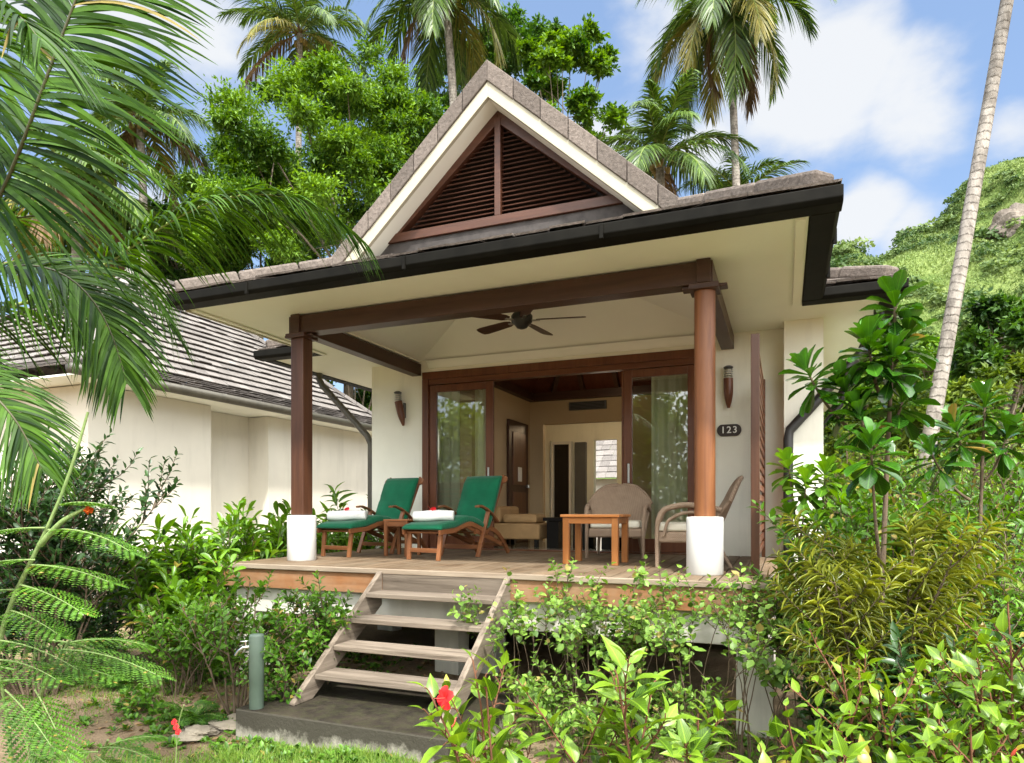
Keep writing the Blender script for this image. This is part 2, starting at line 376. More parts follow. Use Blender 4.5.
M['lf_grass'] = leafmat('grass_blades', (.06, .15, .015), (.22, .33, .05), .35, .5)
M['lf_dead'] = leafmat('fallen_leaves', (.10, .06, .03), (.30, .19, .09), .1, .8)
M['petal'] = leafmat('red_petals', (.60, .012, .02), (.80, .035, .03), .3, .5)
M['petal_pink'] = leafmat('pink_petal_stripes', (.75, .16, .12), (.85, .45, .38), .3, .5)
M['petal_orange'] = leafmat('orange_petals', (.75, .09, .01), (.85, .20, .02), .3, .5)

# ------------------------------------------------------------------ leaf outlines
def tpl_leaf(prof, fold=.18, curl=.25, side=True):
    """prof: (t, half width 0..1) from base to tip; folded along the midrib, tip curling down"""
    V = []; F = []
    for t, w in prof:
        z = -curl * t * t
        V += [(-.5 * w, t, z + fold * w * .5), (0, t, z), (.5 * w, t, z + fold * w * .5)]
    for i in range(len(prof) - 1):
        a = i * 3; F += [(a, a + 1, a + 4, a + 3), (a + 1, a + 2, a + 5, a + 4)]
    return np.array(V, float), np.array(F)
T_POINT = tpl_leaf([(0, .10), (.10, .58), (.28, .98), (.5, .88), (.75, .46), (.92, .14), (1, .01)], .16, .30)
T_OBOV = tpl_leaf([(0, .12), (.2, .30), (.45, .62), (.7, .98), (.88, .88), (1, .30)], .20, .18)
T_LONG = tpl_leaf([(0, .3), (.2, .8), (.45, 1), (.75, .7), (1, .03)], .2, .45)
T_OVAL = tpl_leaf([(0, .1), (.3, .95), (.65, .9), (1, .08)], .2, .2)
T_THIN = tpl_leaf([(0, .4), (.35, 1), (.7, .75), (1, .05)], .25, .35)
T_DIA = (np.array([(0, 0, 0), (-.5, .45, .05), (0, 1, -.08), (.5, .45, .05)], float), np.array([(0, 3, 2, 1)]))
T_BLADE = (np.array([(-.5, 0, 0), (.5, 0, 0), (.32, .55, -.06), (-.32, .55, -.06), (.04, 1, -.3), (-.04, 1, -.3)], float), np.array([(0, 1, 2, 3), (3, 2, 4, 5)]))

def unit(v): v = np.asarray(v, float); return v / (np.linalg.norm(v, axis=-1, keepdims=True) + 1e-9)

# ------------------------------------------------------------------ plants
def polyline(rng, p, d, length, n=7, jit=.12, up=.06, grav=0.0):
    P = [np.array(p, float)]; d = unit(d)
    for i in range(n - 1):
        d = unit(d + rng.normal(0, jit, 3) + np.array([0, 0, up - grav * i / n]))
        P.append(P[-1] + d * length / (n - 1))
    return np.array(P)

def interp(P, t):
    k = t * (len(P) - 1); i = np.minimum(k.astype(int), len(P) - 2); f = (k - i)[:, None]
    return P[i] * (1 - f) + P[i + 1] * f, unit(P[i + 1] - P[i])

def phyllo(rng, mb, P, tpl, n, t0, L, W, ang=60, up=.35, droop=0.0, petiole=.0, stem_mb=None, shrink=.35, rr=.0, tip=True):
    """leaves spiralling along a shoot P"""
    t = np.linspace(t0, 1.0, n); p, T = interp(P, t)
    a = np.arange(n) * 2.39996 + rng.uniform(0, 6.28)
    ref = unit(np.cross(T, np.array([.2, .9, .37]))); r2 = np.cross(T, ref)
    R = np.cos(a)[:, None] * ref + np.sin(a)[:, None] * r2
    an = np.radians(ang + rng.normal(0, 9, n)) * (1 - (.45 * t ** 3 if tip else 0))
    D = unit(T * np.cos(an)[:, None] + R * np.sin(an)[:, None] + np.array([0, 0, up - droop]) * np.ones((n, 1)))
    N = unit(T * .6 + np.array([0, 0, .7]) - R * .15 + rng.normal(0, .24, (n, 3)))
    s = rng.uniform(.55, 1.15, n) * (1 - shrink * t ** 4)
    if petiole:
        q = p + D * petiole * s[:, None] * L
        if stem_mb is not None:
            for i in range(n): stem_mb.tube([p[i], (p[i] + q[i]) / 2 + np.array([0, 0, .004]), q[i]], .0022 + .004 * L, 3, False)
        p = q
    mb.leaves(tpl, p, D, N, L * s, W * s, np.clip(rng.uniform(0, .8, n) + .25 * t + rr, 0, 1))

def shrub(name, label, cat, base, height, spread, stems, leafm, stemm, tpl, L, W, n_leaf=16, sub=3, t0=.35, seed=0, ang=60, up=.3, r=.012, petiole=0.12,
          sub_len=.45, lean=(0, 0), group=None, rr=0.0, petstem=False, jit=.12, droop=0.0, smooth=True, extra=None, sub_t=(.35, .95)):
    rng = np.random.default_rng(seed); base = np.array(base, float)
    o = thing(name, label, cat, base, 0, group); st = MB(); lf = MB(); ends = []
    for i in range(stems):
        a = i * 2.39996 + rng.uniform(0, .8); k = math.sqrt((i + .5) / stems)
        d = np.array([math.cos(a) * spread * k / height + lean[0], math.sin(a) * spread * k / height + lean[1], 1.0])
        h = height * rng.uniform(.75, 1.05) * (1 - .18 * k)
        b = base + np.array([math.cos(a), math.sin(a), 0]) * spread * .18 * k; b[2] = base[2] - .02
        P = polyline(rng, b, d, h * math.sqrt(1 + (spread * k / height) ** 2 * .4), 8, jit, .05)
        st.tube(P, np.linspace(r, r * .4, 8), 5); ends.append(P)
        phyllo(rng, lf, P, tpl, n_leaf, t0, L, W, ang, up, droop, petiole, st if petstem else None, rr=rr)
        for j in range(sub):
            t = rng.uniform(sub_t[0], sub_t[1]); p, T = interp(P, np.array([t])); aa = rng.uniform(0, 6.28)
            d2 = unit(T[0] * .8 + np.array([math.cos(aa), math.sin(aa), .25]))
            Q = polyline(rng, p[0], d2, height * sub_len * rng.uniform(.6, 1.1) * (1.15 - .6 * t), 6, jit, .06)
            st.tube(Q, np.linspace(r * .55, r * .25, 6), 4); ends.append(Q)
            phyllo(rng, lf, Q, tpl, max(5, int(n_leaf * .8)), .2, L, W, ang, up, droop, petiole, st if petstem else None, rr=rr)
    st.build('stem', stemm, o, True); lf.build('foliage', leafm, o, smooth)
    if extra: extra(o, ends, rng)
    return o

def rosette_shrub(name, label, cat, base, shoots, leafm, stemm, L, W, nl=22, seed=0, r=.016, tpl=None, ang=(15, 95), group=None):
    """shoots: list of (tip point, via) ; leaves crowd at each tip"""
    rng = np.random.default_rng(seed); base = np.array(base, float); tpl = tpl or T_OBOV
    o = thing(name, label, cat, base, 0, group); st = MB(); lf = MB()
    for tip, start in shoots:
        tip = np.array(tip, float); b0_ = base if start is None else np.array(start, float); via = b0_ + (tip - b0_) * (np.array([.35, .35, .6]) if start is None else np.array([.6, .6, .25]))
        t = np.linspace(0, 1, 12)[:, None]; P = (1 - t) ** 2 * b0_ + 2 * t * (1 - t) * via + t * t * tip
        st.tube(P, np.linspace(r, r * .5, 12) * (1 if start is None else .6), 6)
        T = unit(P[-1] - P[-3])
        k = nl + rng.integers(-4, 5); u = np.linspace(0, 1, k)
        a = np.arange(k) * 2.39996 + rng.uniform(0, 6); ref = unit(np.cross(T, np.array([.3, .9, .2]))); r2 = np.cross(T, ref)
        R = np.cos(a)[:, None] * ref + np.sin(a)[:, None] * r2
        an = np.radians(ang[1] + (ang[0] - ang[1]) * u + rng.normal(0, 6, k))
        D = T * np.cos(an)[:, None] + R * np.sin(an)[:, None]; N = T * np.sin(an)[:, None] - R * np.cos(an)[:, None] + rng.normal(0, .1, (k, 3))
        p = tip - T * (1 - u)[:, None] * L * .75
        s = rng.uniform(.8, 1.1, k) * (1 - .3 * u ** 3)
        lf.leaves(tpl, p, D, N, L * s, W * s, np.clip(.15 + .6 * u + rng.uniform(-.15, .25, k), 0, 1))
    st.build('stem', stemm, o, True); lf.build('foliage', leafm, o, True)
    return o

def feather_leaf(rng, mb, st, p, d, length, npin, pinlen, nlf, L, W, up=(0, 0, 1), droop=.35, rr=0.0):
    """twice-divided leaf: rachis, pinnae, many tiny leaflets"""
    d = unit(d); n = 9; t = np.linspace(0, 1, n)[:, None]
    P = np.array(p) + d * length * t + np.array([0, 0, -1.0]) * droop * length * t ** 2
    st.tube(P, np.linspace(.0035, .0012, n), 4)
    tt = np.linspace(.15, 1.0, npin); q, T = interp(P, tt)
    S = unit(np.cross(T, np.array(up, float))); U = np.cross(S, T)
    PP = []; DD = []; NN = []; LL = []
    for i in range(npin):
        env = math.sin(math.pi * (.12 + .80 * tt[i])) ** .6
        for sg in (-1, 1):
            a = math.radians(62 - 22 * tt[i]); dd = unit(S[i] * sg * math.sin(a) + T[i] * math.cos(a) + U[i] * .05)
            pl = pinlen * env * rng.uniform(.9, 1.08); u = np.linspace(.06, 1, nlf)[:, None]
            Q = q[i] + dd * pl * u - np.array([0, 0, 1]) * .22 * pl * u ** 2
            TT = unit(np.gradient(Q, axis=0)); s2 = unit(np.cross(TT, U[i]))
            for g in (-1, 1):
                PP.append(Q); DD.append(unit(s2 * g + TT * .45)); NN.append(np.broadcast_to(U[i], Q.shape) + rng.normal(0, .12, Q.shape)); LL.append(np.sin(np.pi * (.15 + .8 * u[:, 0])) ** .4)
    PP = np.concatenate(PP); DD = np.concatenate(DD); NN = np.concatenate(NN); LL = np.concatenate(LL)
    mb.leaves(T_DIA, PP, DD, NN, L * LL, W * LL, np.clip(rng.uniform(0, .6, len(PP)) + rr, 0, 1))

def frond_mesh(rng, mb, rm, P, Lmax, W, n=48, segs=4, droop=.5, vee=.35, fwdang=(60, 25), up=(0, 0, 1), r0=.02, wind=(0, 0, 0), split=.0, t0=.12, tint=0.0, tipL=.35):
    """pinnate frond on the midrib P: strips of leaflets hanging from both sides"""
    P = np.asarray(P, float); m = len(P)
    rm.tube(P, np.linspace(r0, r0 * .18, m), 5, rnd=.5)
    t = np.clip(np.linspace(t0, 1, n) + rng.normal(0, .004, n), 0, 1); q, T = interp(P, t)
    upv = np.array(up, float); S = unit(np.cross(T, upv)); U = unit(np.cross(S, T))
    env = np.minimum(1, (t - t0) / .14 + .45) * (1 - (1 - tipL) * np.clip((t - .45) / .55, 0, 1) ** 1.5)
    for sg in (-1, 1):
        a = np.radians(fwdang[0] + (fwdang[1] - fwdang[0]) * t + rng.normal(0, 4, n))
        D = unit(S * sg * np.sin(a)[:, None] + T * np.cos(a)[:, None] + U * (vee + rng.normal(0, .07, n))[:, None])
        Ln = Lmax * env * rng.uniform(.86, 1.06, n); dr = droop * rng.uniform(.7, 1.35, n)
        u = np.linspace(0, 1, segs + 1); w = W * np.array([.75] + [1.0 * (1 - k) ** .55 + .02 for k in u[1:]])
        wv = np.array(wind, float)
        C = q[:, None] + Ln[:, None, None] * (u[None, :, None] * D[:, None] + (u ** 2)[None, :, None] * (dr[:, None, None] * np.array([0, 0, -1.0]) + wv))
        TT = unit(np.gradient(C, axis=1)); Nn = unit(U[:, None] * .9 - S[:, None] * sg * .2 + 0 * TT); X = unit(np.cross(TT, Nn))
        tw = rng.normal(0, .28, n)[:, None, None]; X = unit(X + np.cross(TT, X) * tw)
        V = np.stack([C - X * w[None, :, None] / 2, C + X * w[None, :, None] / 2], 2)
        A = np.zeros(V.shape); A[..., 0, 0] = -.5; A[..., 1, 0] = .5; A[..., 1] = u[None, :, None]; A[..., 2] = np.clip(rng.uniform(0, 1, n) + tint, 0, 1)[:, None, None]
        k = (segs + 1) * 2; i = np.arange(segs)[None, :] * 2; b = (np.arange(n) * k)[:, None]
        F = np.stack([b + i, b + i + 1, b + i + 3, b + i + 2], -1).reshape(-1, 4)
        mb.add(V.reshape(-1, 3), F, A.reshape(-1, 3))

def arc(rng, p, az, el, length, bend, n=14, side=0.0):
    P = [np.array(p, float)]
    for i in range(n - 1):
        u = i / (n - 1); e = el - bend * u ** 1.2; a = az + side * u
        P.append(P[-1] + length / (n - 1) * np.array([math.cos(a) * math.cos(e), math.sin(a) * math.cos(e), math.sin(e)]))
    return np.array(P)

def palm(label, base, crown, r0, r1, n_fr, flen, lmax, lw, seed, mats=('lf_palm_far', 'lf_palm_old'), bark='palm_bark', nleaf=56, old=.25, dead=2, nuts=6, bend=(1.0, 1.7), el=(1.35, -.35), wind=(0, 0, 0), group='coconut palms', via=None, segs=3, droop=.60):
    rng = np.random.default_rng(seed); base = np.array(base, float); crown = np.array(crown, float)
    o = thing('coconut_palm', label, 'palm tree', base, 0, group)
    via = (base + crown) / 2 + np.array([rng.normal(0, .25), rng.normal(0, .25), 0]) if via is None else np.array(via, float)
    t = np.linspace(0, 1, 40)[:, None]; P = (1 - t) ** 2 * base + 2 * t * (1 - t) * via + t * t * crown
    R = r1 + (r0 - r1) * (1 - t[:, 0]) ** 1.3; R[:4] *= np.array([1.5, 1.3, 1.15, 1.05])
    R = R * (1 + rng.normal(0, .012, 40))
    tr = MB().tube(P, R, 12); tr.build('trunk', M[bark], o, True)
    fb = MB()
    for i in range(26):
        a = rng.uniform(0, 6.28); e = rng.uniform(.2, 1.3)
        fb.tube(arc(rng, crown + np.array([math.cos(a), math.sin(a), -rng.uniform(0, .5)]) * r1 * .7, a, e, rng.uniform(.3, .7), 1.2, 4), np.linspace(.03, .012, 4), 4)
    fb.build('fibre_sheath', M['fiber'], o, True)
    for i in range(n_fr):
        u = i / max(1, n_fr - 1); a = i * 2.39996 + rng.normal(0, .15); e = el[0] + (el[1] - el[0]) * u ** .85 + rng.normal(0, .08)
        L = flen * rng.uniform(.85, 1.08) * (.72 + .28 * min(1, u * 3))
        Q = arc(rng, crown + np.array([0, 0, .05]), a, e, L, rng.uniform(*bend) * (.75 + .4 * (1 - u)), 14, rng.normal(0, .12))
        mb = MB(); rb = MB()
        isdead = i >= n_fr - dead; isold = u > 1 - old
        frond_mesh(rng, mb, rb, Q, lmax * (.75 if isdead else 1), lw, nleaf, segs, droop * (1.8 if isdead else 1), .32 - .3 * u, wind=wind, r0=.035, tipL=.3)
        lm = M['lf_palm_dead'] if isdead else M[mats[1]] if (isold and rng.random() < .4) else M[mats[0]]
        f = mb.build('frond', lm, o); rb.build('midrib', M['rachis_green'] if not isdead else M['fiber'], f, True)
    for i in range(nuts):
        a = rng.uniform(0, 6.28); c = crown + np.array([math.cos(a) * .26, math.sin(a) * .26, -.22 - rng.uniform(0, .25)])
        MB().lathe(c, [(.01, -.13), (.075, -.09), (.105, 0), (.085, .08), (.01, .13)], 10).build('coconut', M['coconut'], o, True)
    return o

def tree(name, label, cat, base, centre, radii, n_cl, n_lf, L, W, leafm, seed, bark='bark', r=.22, cl=(.7, 1.2), limbs=16, group=None, tpl=None, flat=.6, rr=0.0, low=-.5):
    """trunk, limbs and a crown of leaf clumps with gaps between them"""
    rng = np.random.default_rng(seed); base = np.array(base, float); centre = np.array(centre, float); radii = np.array(radii, float)
    o = thing(name, label, cat, base, 0, group); st = MB(); lf = MB(); tpl = tpl or T_DIA
    d = unit(rng.normal(0, 1, (n_cl, 3))); d[:, 2] = np.where(d[:, 2] < low, -d[:, 2], d[:, 2])
    k = rng.uniform(.35, 1.0, n_cl) ** .45 * (1 + .18 * np.sin(3.1 * d[:, 0] + seed) + .15 * np.sin(4.3 * d[:, 1] - 2 * d[:, 2] + seed * 1.7))
    C = centre + d * radii * k[:, None]
    fork = base + (centre - base) * np.array([.7, .7, .55]); fork[2] = base[2] + (centre[2] - radii[2] * .75 - base[2]) * .9
    P = np.array([base, base + (fork - base) * .5 + rng.normal(0, .1, 3) * np.array([1, 1, 0]), fork]); st.tube(P, [r * 1.25, r, r * .85], 10)
    for i in range(min(limbs, n_cl)):
        q = C[i]; mid = fork + (q - fork) * .5 + rng.normal(0, .15, 3) * radii[0] * .3 + np.array([0, 0, .1 * radii[2]])
        t = np.linspace(0, 1, 8)[:, None]; B = (1 - t) ** 2 * fork + 2 * t * (1 - t) * mid + t * t * q
        st.tube(B, np.linspace(r * .34, r * .06, 8), 6)
        for j in range(3):
            c2 = C[rng.integers(n_cl)]; s = B[rng.integers(3, 7)]
            if np.linalg.norm(c2 - s) < radii[0] * .9: st.tube([s, (s + c2) / 2 + rng.normal(0, .1, 3), c2], [r * .16, r * .1, r * .04], 4)
    PP = []; DD = []; NN = []; RR = []
    for i in range(n_cl):
        m = int(n_lf * rng.uniform(.6, 1.4)); rc = rng.uniform(*cl); tone = rng.uniform(-.32, .32)
        nt = max(4, m // 14); tw = unit(rng.normal(0, 1, (nt, 3)) + np.array([0, 0, .35])) * rng.uniform(.4, 1.0, (nt, 1)) * np.array([1, 1, flat]) * rc
        w = rng.integers(0, nt, m); u = rng.uniform(.25, 1.0, m)[:, None]
        p = C[i] + tw[w] * u + rng.normal(0, .055 * rc, (m, 3))
        D = unit(unit(tw[w]) * .7 + rng.normal(0, .55, (m, 3)) + np.array([0, 0, -.12])); N = unit(np.array([0, 0, 1.0]) + unit(tw[w]) * .5 + rng.normal(0, .45, (m, 3)))
        PP.append(p); DD.append(D); NN.append(N); RR.append(np.clip(rng.uniform(0, .75, m) + tone + rr, 0, 1))
    PP = np.concatenate(PP); m = len(PP); s = rng.uniform(.7, 1.2, m)
    lf.leaves(tpl, PP, np.concatenate(DD), np.concatenate(NN), L * s, W * s, np.concatenate(RR))
    st.build('trunk', M[bark], o, True); lf.build('crown', leafm, o)
    return o

# ------------------------------------------------------------------ light settings
SUN_E = 3.1; SUN_A = 3.0; SKY_S = 0.15; EXPO = 1.28
SKY_PALE = .62; SKY_TINT = (.82, 1.22, 1.95, 1); CLOUD = (2.55, 2.6, 2.66, 1); FILL_SKY = (13.5, 13.5, 13.2, 1)
# =================================================================== the bungalow
RNG = np.random.default_rng(11)

def tiled(mb, p0, p1, q1, q0, nc, tw, lip, rng, jit=.006):
    """courses of overlapping tiles from the eave p0-p1 up to q0-q1"""
    p0, p1, q0, q1 = [np.array(v, float) for v in (p0, p1, q0, q1)]
    nrm = unit(np.cross(p1 - p0, q0 - p0)); nrm = nrm if nrm[2] > 0 else -nrm
    for i in range(nc):
        a0 = p0 + (q0 - p0) * i / nc; b0 = p1 + (q1 - p1) * i / nc
        t1 = min(1.0, (i + 1.15) / nc); a1 = p0 + (q0 - p0) * t1; b1 = p1 + (q1 - p1) * t1
        ln = np.linalg.norm(b0 - a0)
        if ln < .02: continue
        n = max(1, int(round(ln / tw))); off = .5 if i % 2 else 0
        us = [0.0] + [(k + off) / n for k in range(0 if off else 1, n)] + [1.0]
        us = sorted(set(min(1, max(0, u)) for u in us))
        for u0, u1 in zip(us[:-1], us[1:]):
            if u1 - u0 < 1e-4: continue
            g = .004 / ln; h = lip + rng.normal(0, jit) ; sag = rng.normal(0, jit)
            c0 = a0 + (b0 - a0) * (u0 + g); c1 = a0 + (b0 - a0) * (u1 - g); d0 = a1 + (b1 - a1) * (u0 + g); d1 = a1 + (b1 - a1) * (u1 - g)
            dn = unit(p0 - q0) * sag
            v = [c0 + nrm * h + dn, c1 + nrm * h + dn, d1 + nrm * .006, d0 + nrm * .006, c0 + nrm * (h - .018) + dn, c1 + nrm * (h - .018) + dn, d1 - nrm * .02, d0 - nrm * .02]
            mb.add(v, [(0, 1, 2, 3), (4, 5, 1, 0), (1, 5, 6, 2), (4, 0, 3, 7)], [(0, 0, rng.uniform(0, 1))] * 8)

def cap_row(mb, p, q, w, h, step, rng, face=(0, 0, 1)):
    """angled ridge or verge caps laid in a row with open joints"""
    p = np.array(p, float); q = np.array(q, float); L = np.linalg.norm(q - p); n = max(1, int(round(L / step))); t = unit(q - p)
    for i in range(n):
        a = p + (q - p) * (i / n); b = p + (q - p) * ((i + 1) / n) - t * .008
        k = rng.normal(0, .004)
        mb.bar(a + np.array([0, 0, k]), b + np.array([0, 0, k + .006]), w, h, up=face, rnd=rng.uniform(0, 1))

D = 1.24; SOF = 3.96
B = thing('bungalow', 'cream villa with a louvred gable, open timber porch and grey steps', 'bungalow', (-2.8, 8.6, .1))

# --- walls (openings left for the sliding doors)
w = MB()
w.box(-5.78, -4.902, 8.6, 8.80, .9, 4.12); w.box(-.90, .0, 8.6, 8.80, .9, 4.12); w.box(-4.902, -.90, 8.6, 8.80, 3.806, 4.12)
w.box(-4.902, -.90, 8.6, 8.80, .9, 1.235)
w.box(.0, .41, 8.28, 8.80, .2, 4.12); w.box(.21, .41, 8.80, 14.6, .2, 4.12); w.box(-5.78, -5.58, 8.80, 14.6, .2, 4.12)
w.box(-5.58, -4.92, 14.4, 14.6, .2, 4.12); w.box(-4.86, -3.90, 14.4, 14.6, .2, 4.12); w.box(-3.38, .21, 14.4, 14.6, .2, 4.12)
w.box(-3.90, -3.38, 14.4, 14.6, .2, 1.24); w.box(-4.92, -4.86, 14.4, 14.6, 3.36, 4.12); w.box(-3.90, -3.38, 14.4, 14.6, 3.35, 4.12)
w.build('wall', M['wall'], B)
# --- porch ceiling: flat soffit frame, vault rising inside the beams
PX0, PX1, PY0, PY1 = -4.94, -.70, 6.16, 8.598
s = MB()
s.box(-5.95, .17, 5.37, PY0, SOF, SOF + .03); s.box(-5.95, PX0, PY0, 8.598, SOF, SOF + .03); s.box(PX1, .17, PY0, 8.598, SOF, SOF + .03)
s.box(-6.80, -5.95, 7.66, 16.2, SOF, SOF + .03); s.box(.17, .92, 7.70, 16.2, SOF, SOF + .03); s.box(-5.95, -5.782, 8.598, 16.2, SOF, SOF + .03); s.box(-5.782, .17, 14.602, 16.2, SOF, SOF + .03)
s.build('soffit', M['soffit'], B)
c = MB(); zt = 4.52; k = .62 / .44
ix0, ix1, iy0, iy1 = PX0 + k, PX1 - k, PY0 + 1.0, PY1 - 1.0
lo = [(PX0, PY0, SOF + .02), (PX1, PY0, SOF + .02), (PX1, PY1, SOF + .02), (PX0, PY1, SOF + .02)]; hi = [(ix0, iy0, zt), (ix1, iy0, zt), (ix1, iy1, zt), (ix0, iy1, zt)]
c.add(lo + hi, [(0, 1, 5, 4), (1, 2, 6, 5), (2, 3, 7, 6), (3, 0, 4, 7), (4, 5, 6, 7)])
c.build('porch_ceiling', M['ceiling'], B)
c = MB()
c.prism([(8.60, 3.86), (8.60, 3.957), (8.50, 3.957), (8.53, 3.93), (8.575, 3.875)], 0, PX0 + .14, PX1 - .14)
c.build('cornice', M['ceiling'], B, bevel=.006)
for a, b in ((-5.93, -5.86), (.08, .15)):
    MB().box(a, b, 5.40, 7.62, SOF - .018, SOF - .001).build('soffit_batten', M['soffit'], B, bevel=.004)
# --- beams and posts
MB().box(-5.09, -.565, 5.955, 6.14, 3.752, 3.942).build('beam', M['beam_x'], B, bevel=.006)
MB().box(-5.075, -4.925, 6.145, 8.598, 3.765, 3.935).build('beam', M['beam_y'], B, bevel=.006)
MB().box(-.715, -.565, 6.145, 8.598, 3.765, 3.935).build('beam', M['beam_y'], B, bevel=.006)
for X in (-4.99, -.64):
    p = MB()
    if X < -2: p.box(X - .085, X + .085, 5.965, 6.135, D + .5, 3.748)
    else: p.lathe((X, 6.05, 0), [(.090, D + .5), (.090, 3.748)], 28)
    post = p.build('porch_post', M['darkpost_z'] if X < -2 else M['post_z'], B, smooth=False, bevel=.014 if X < -2 else 0)  # left post gets a darker copy of the wood, painting in its shade
    if X > -2:
        for f in post.data.polygons: f.use_smooth = abs(f.normal.z) < .5
    b = MB().lathe((X, 6.05, 0), [(.150, D), (.157, D + .01), (.157, D + .485), (.152, D + .498), (.11, D + .502)], 40).build('post_base', M['whitebase'], post, True)
    c = MB(); c.box(X - .125, X + .125, 5.925, 6.175, 3.70, 3.75); c.box(X - .06, X + .06, 5.93, 5.953, 3.752, 3.955)
    c.box(X - .19, X + .19, 5.99, 6.11, 3.722, 3.748)
    c.build('post_capital', M['beam_x'], post, bevel=.006)
# --- gutters
def gutter(poly, axis, a, b): return MB().prism(poly, axis, a, b).build('gutter', M['gutter'], B, bevel=.008)
gp = [(0, .105), (0, .02), (.03, -.012), (.20, -.012), (.205, .105), (.19, .105), (.185, .02), (.02, .035), (.014, .105)]
gutter([(5.165 + y, SOF + z) for y, z in gp], 0, -6.02, .384)
gutter([(.378 - y, SOF + z - .003) for y, z in gp], 1, 5.345, 7.50)
gutter([(7.48 + y, SOF + z - .006) for y, z in gp], 0, .1755, 1.125)
gutter([(1.118 - y, SOF + z - .009) for y, z in gp], 1, 7.66, 16.3)
gutter([(7.45 + y, SOF + z) for y, z in gp], 0, -7.0, -5.90)
gutter([(-7.0 + y, SOF + z) for y, z in gp], 1, 7.66, 16.3)
for x in (-4.95, -3.15, -1.35): MB().box(x, x + .03, 5.150, 5.18, SOF - .02, SOF + .10).build('gutter_bracket', M['gutter'], B, bevel=.003)
for y in (5.95, 6.8): MB().box(.362, .394, y, y + .03, SOF - .02, SOF + .10).build('gutter_bracket', M['gutter'], B, bevel=.003)
MB().box(-5.985, -5.952, 5.37, 7.46, SOF - .02, SOF + .16).build('eave_board', M['trim'], B)
# --- roof
RZ = 4.075; m = .415
r = MB()
ya, yb = 5.19, 6.68
tiled(r, (-6.07, ya, RZ), (.36, ya, RZ), (.36 - (yb - ya), yb, RZ + m * (yb - ya)), (-6.07 + (yb - ya), yb, RZ + m * (yb - ya)), 5, .30, .035, RNG)
yc = 8.6
tiled(r, (.36, ya, RZ), (.36, 8.2, RZ), (.36 - 1.49, 9.6, RZ + m * 1.49), (.36 - 1.49, yb, RZ + m * 1.49), 5, .30, .035, RNG)
tiled(r, (-6.07, 8.2, RZ), (-6.07, ya, RZ), (-6.07 + 1.49, yb, RZ + m * 1.49), (-6.07 + 1.49, 9.6, RZ + m * 1.49), 5, .30, .035, RNG)
X0, X1, Y0, Y1 = -6.97, 1.09, 7.50, 16.2; hw = (X1 - X0) / 2; zr = RZ + m * hw
tiled(r, (.19, Y0, RZ), (X1, Y0, RZ), (.19, Y0 + X1 - .19, RZ + m * (X1 - .19)), (.19, Y0 + X1 - .19, RZ + m * (X1 - .19)), 3, .30, .035, RNG)
tiled(r, (X0, Y0, RZ), (-5.99, Y0, RZ), (-5.99, Y0 - 5.99 - X0, RZ + m * (-5.99 - X0)), (-5.99, Y0 - 5.99 - X0, RZ + m * (-5.99 - X0)), 3, .30, .035, RNG)
tiled(r, (X1, Y0, RZ), (X1, Y1, RZ), (X1 - hw, Y1 - hw, zr), (X1 - hw, Y0 + hw, zr), 13, .30, .035, RNG)
tiled(r, (X0, Y1, RZ), (X0, Y0, RZ), (X0 + hw, Y0 + hw, zr), (X0 + hw, Y1 - hw, zr), 13, .30, .035, RNG)
tiled(r, (X1, Y1, RZ), (X0, Y1, RZ), (X0 + hw, Y1 - hw, zr), (X0 + hw, Y1 - hw, zr), 13, .30, .035, RNG)
roof = r.build('roof', M['tile'], B)
def hipcap(p, q):
    h = MB(); cap_row(h, np.array(p) + np.array([0, 0, .055]), np.array(q) + np.array([0, 0, .055]), .20, .13, .60, RNG); return h.build('hip_cap', M['tile'], roof, bevel=.03)
hipcap((.27, 5.30, RZ + .03), (.36 - 1.40, ya + 1.40, RZ + m * 1.40)); hipcap((-6.0, 5.26, RZ + .03), (-6.07 + 1.40, ya + 1.40, RZ + m * 1.40))
hipcap((1.0, 7.6, RZ + .03), (X1 - hw, Y0 + hw, zr)); hipcap((-6.9, 7.6, RZ + .03), (X0 + hw, Y0 + hw, zr))
# --- gable: tiled verge, fascia boards, louvred triangle
GX, GY, GZ, SL = -2.85, 6.33, 6.47, .905
gab = bpy.data.objects.new('gable', None); COL.objects.link(gab); gab.parent = B; gab.location = (0, 0, 0)
def chevron(top, thick, y0, y1, zlow):
    """the two sloping strips of a gable, as polygons in x-z"""
    out = []
    for sg in (-1, 1):
        xe = (GZ - top - zlow) / SL; xi = (GZ - top - thick - zlow) / SL
        out.append([(GX, GZ - top), (GX + sg * xe, zlow), (GX + sg * xi, zlow), (GX, GZ - top - thick)][::sg])
    return out
for sg in (-1, 1):
    v = MB(); L = 2.05; n = 7
    for i in range(n):
        x0 = GX + sg * L * i / n; x1 = GX + sg * (L * (i + 1) / n - .008); j = RNG.normal(0, .006)
        z0 = GZ - SL * abs(x0 - GX) + j; z1 = GZ - SL * abs(x1 - GX) + j
        v.prism([(x0, z0), (x1, z1), (x1, z1 - .215), (x0, z0 - .215)], 1, 6.33, 6.80, RNG.uniform(0, 1))
    v.build('verge_tile', M['tile'], gab, bevel=.008)
for poly in chevron(.212, .165, 0, 0, 4.42): MB().prism(poly, 1, 6.352, 6.40).build('fascia_board', M['trim'], gab, bevel=.004)
for poly in chevron(.355, .02, 0, 0, 4.55): MB().prism(poly, 1, 6.402, 6.72).build('gable_soffit', M['soffit'], gab)
s = MB()
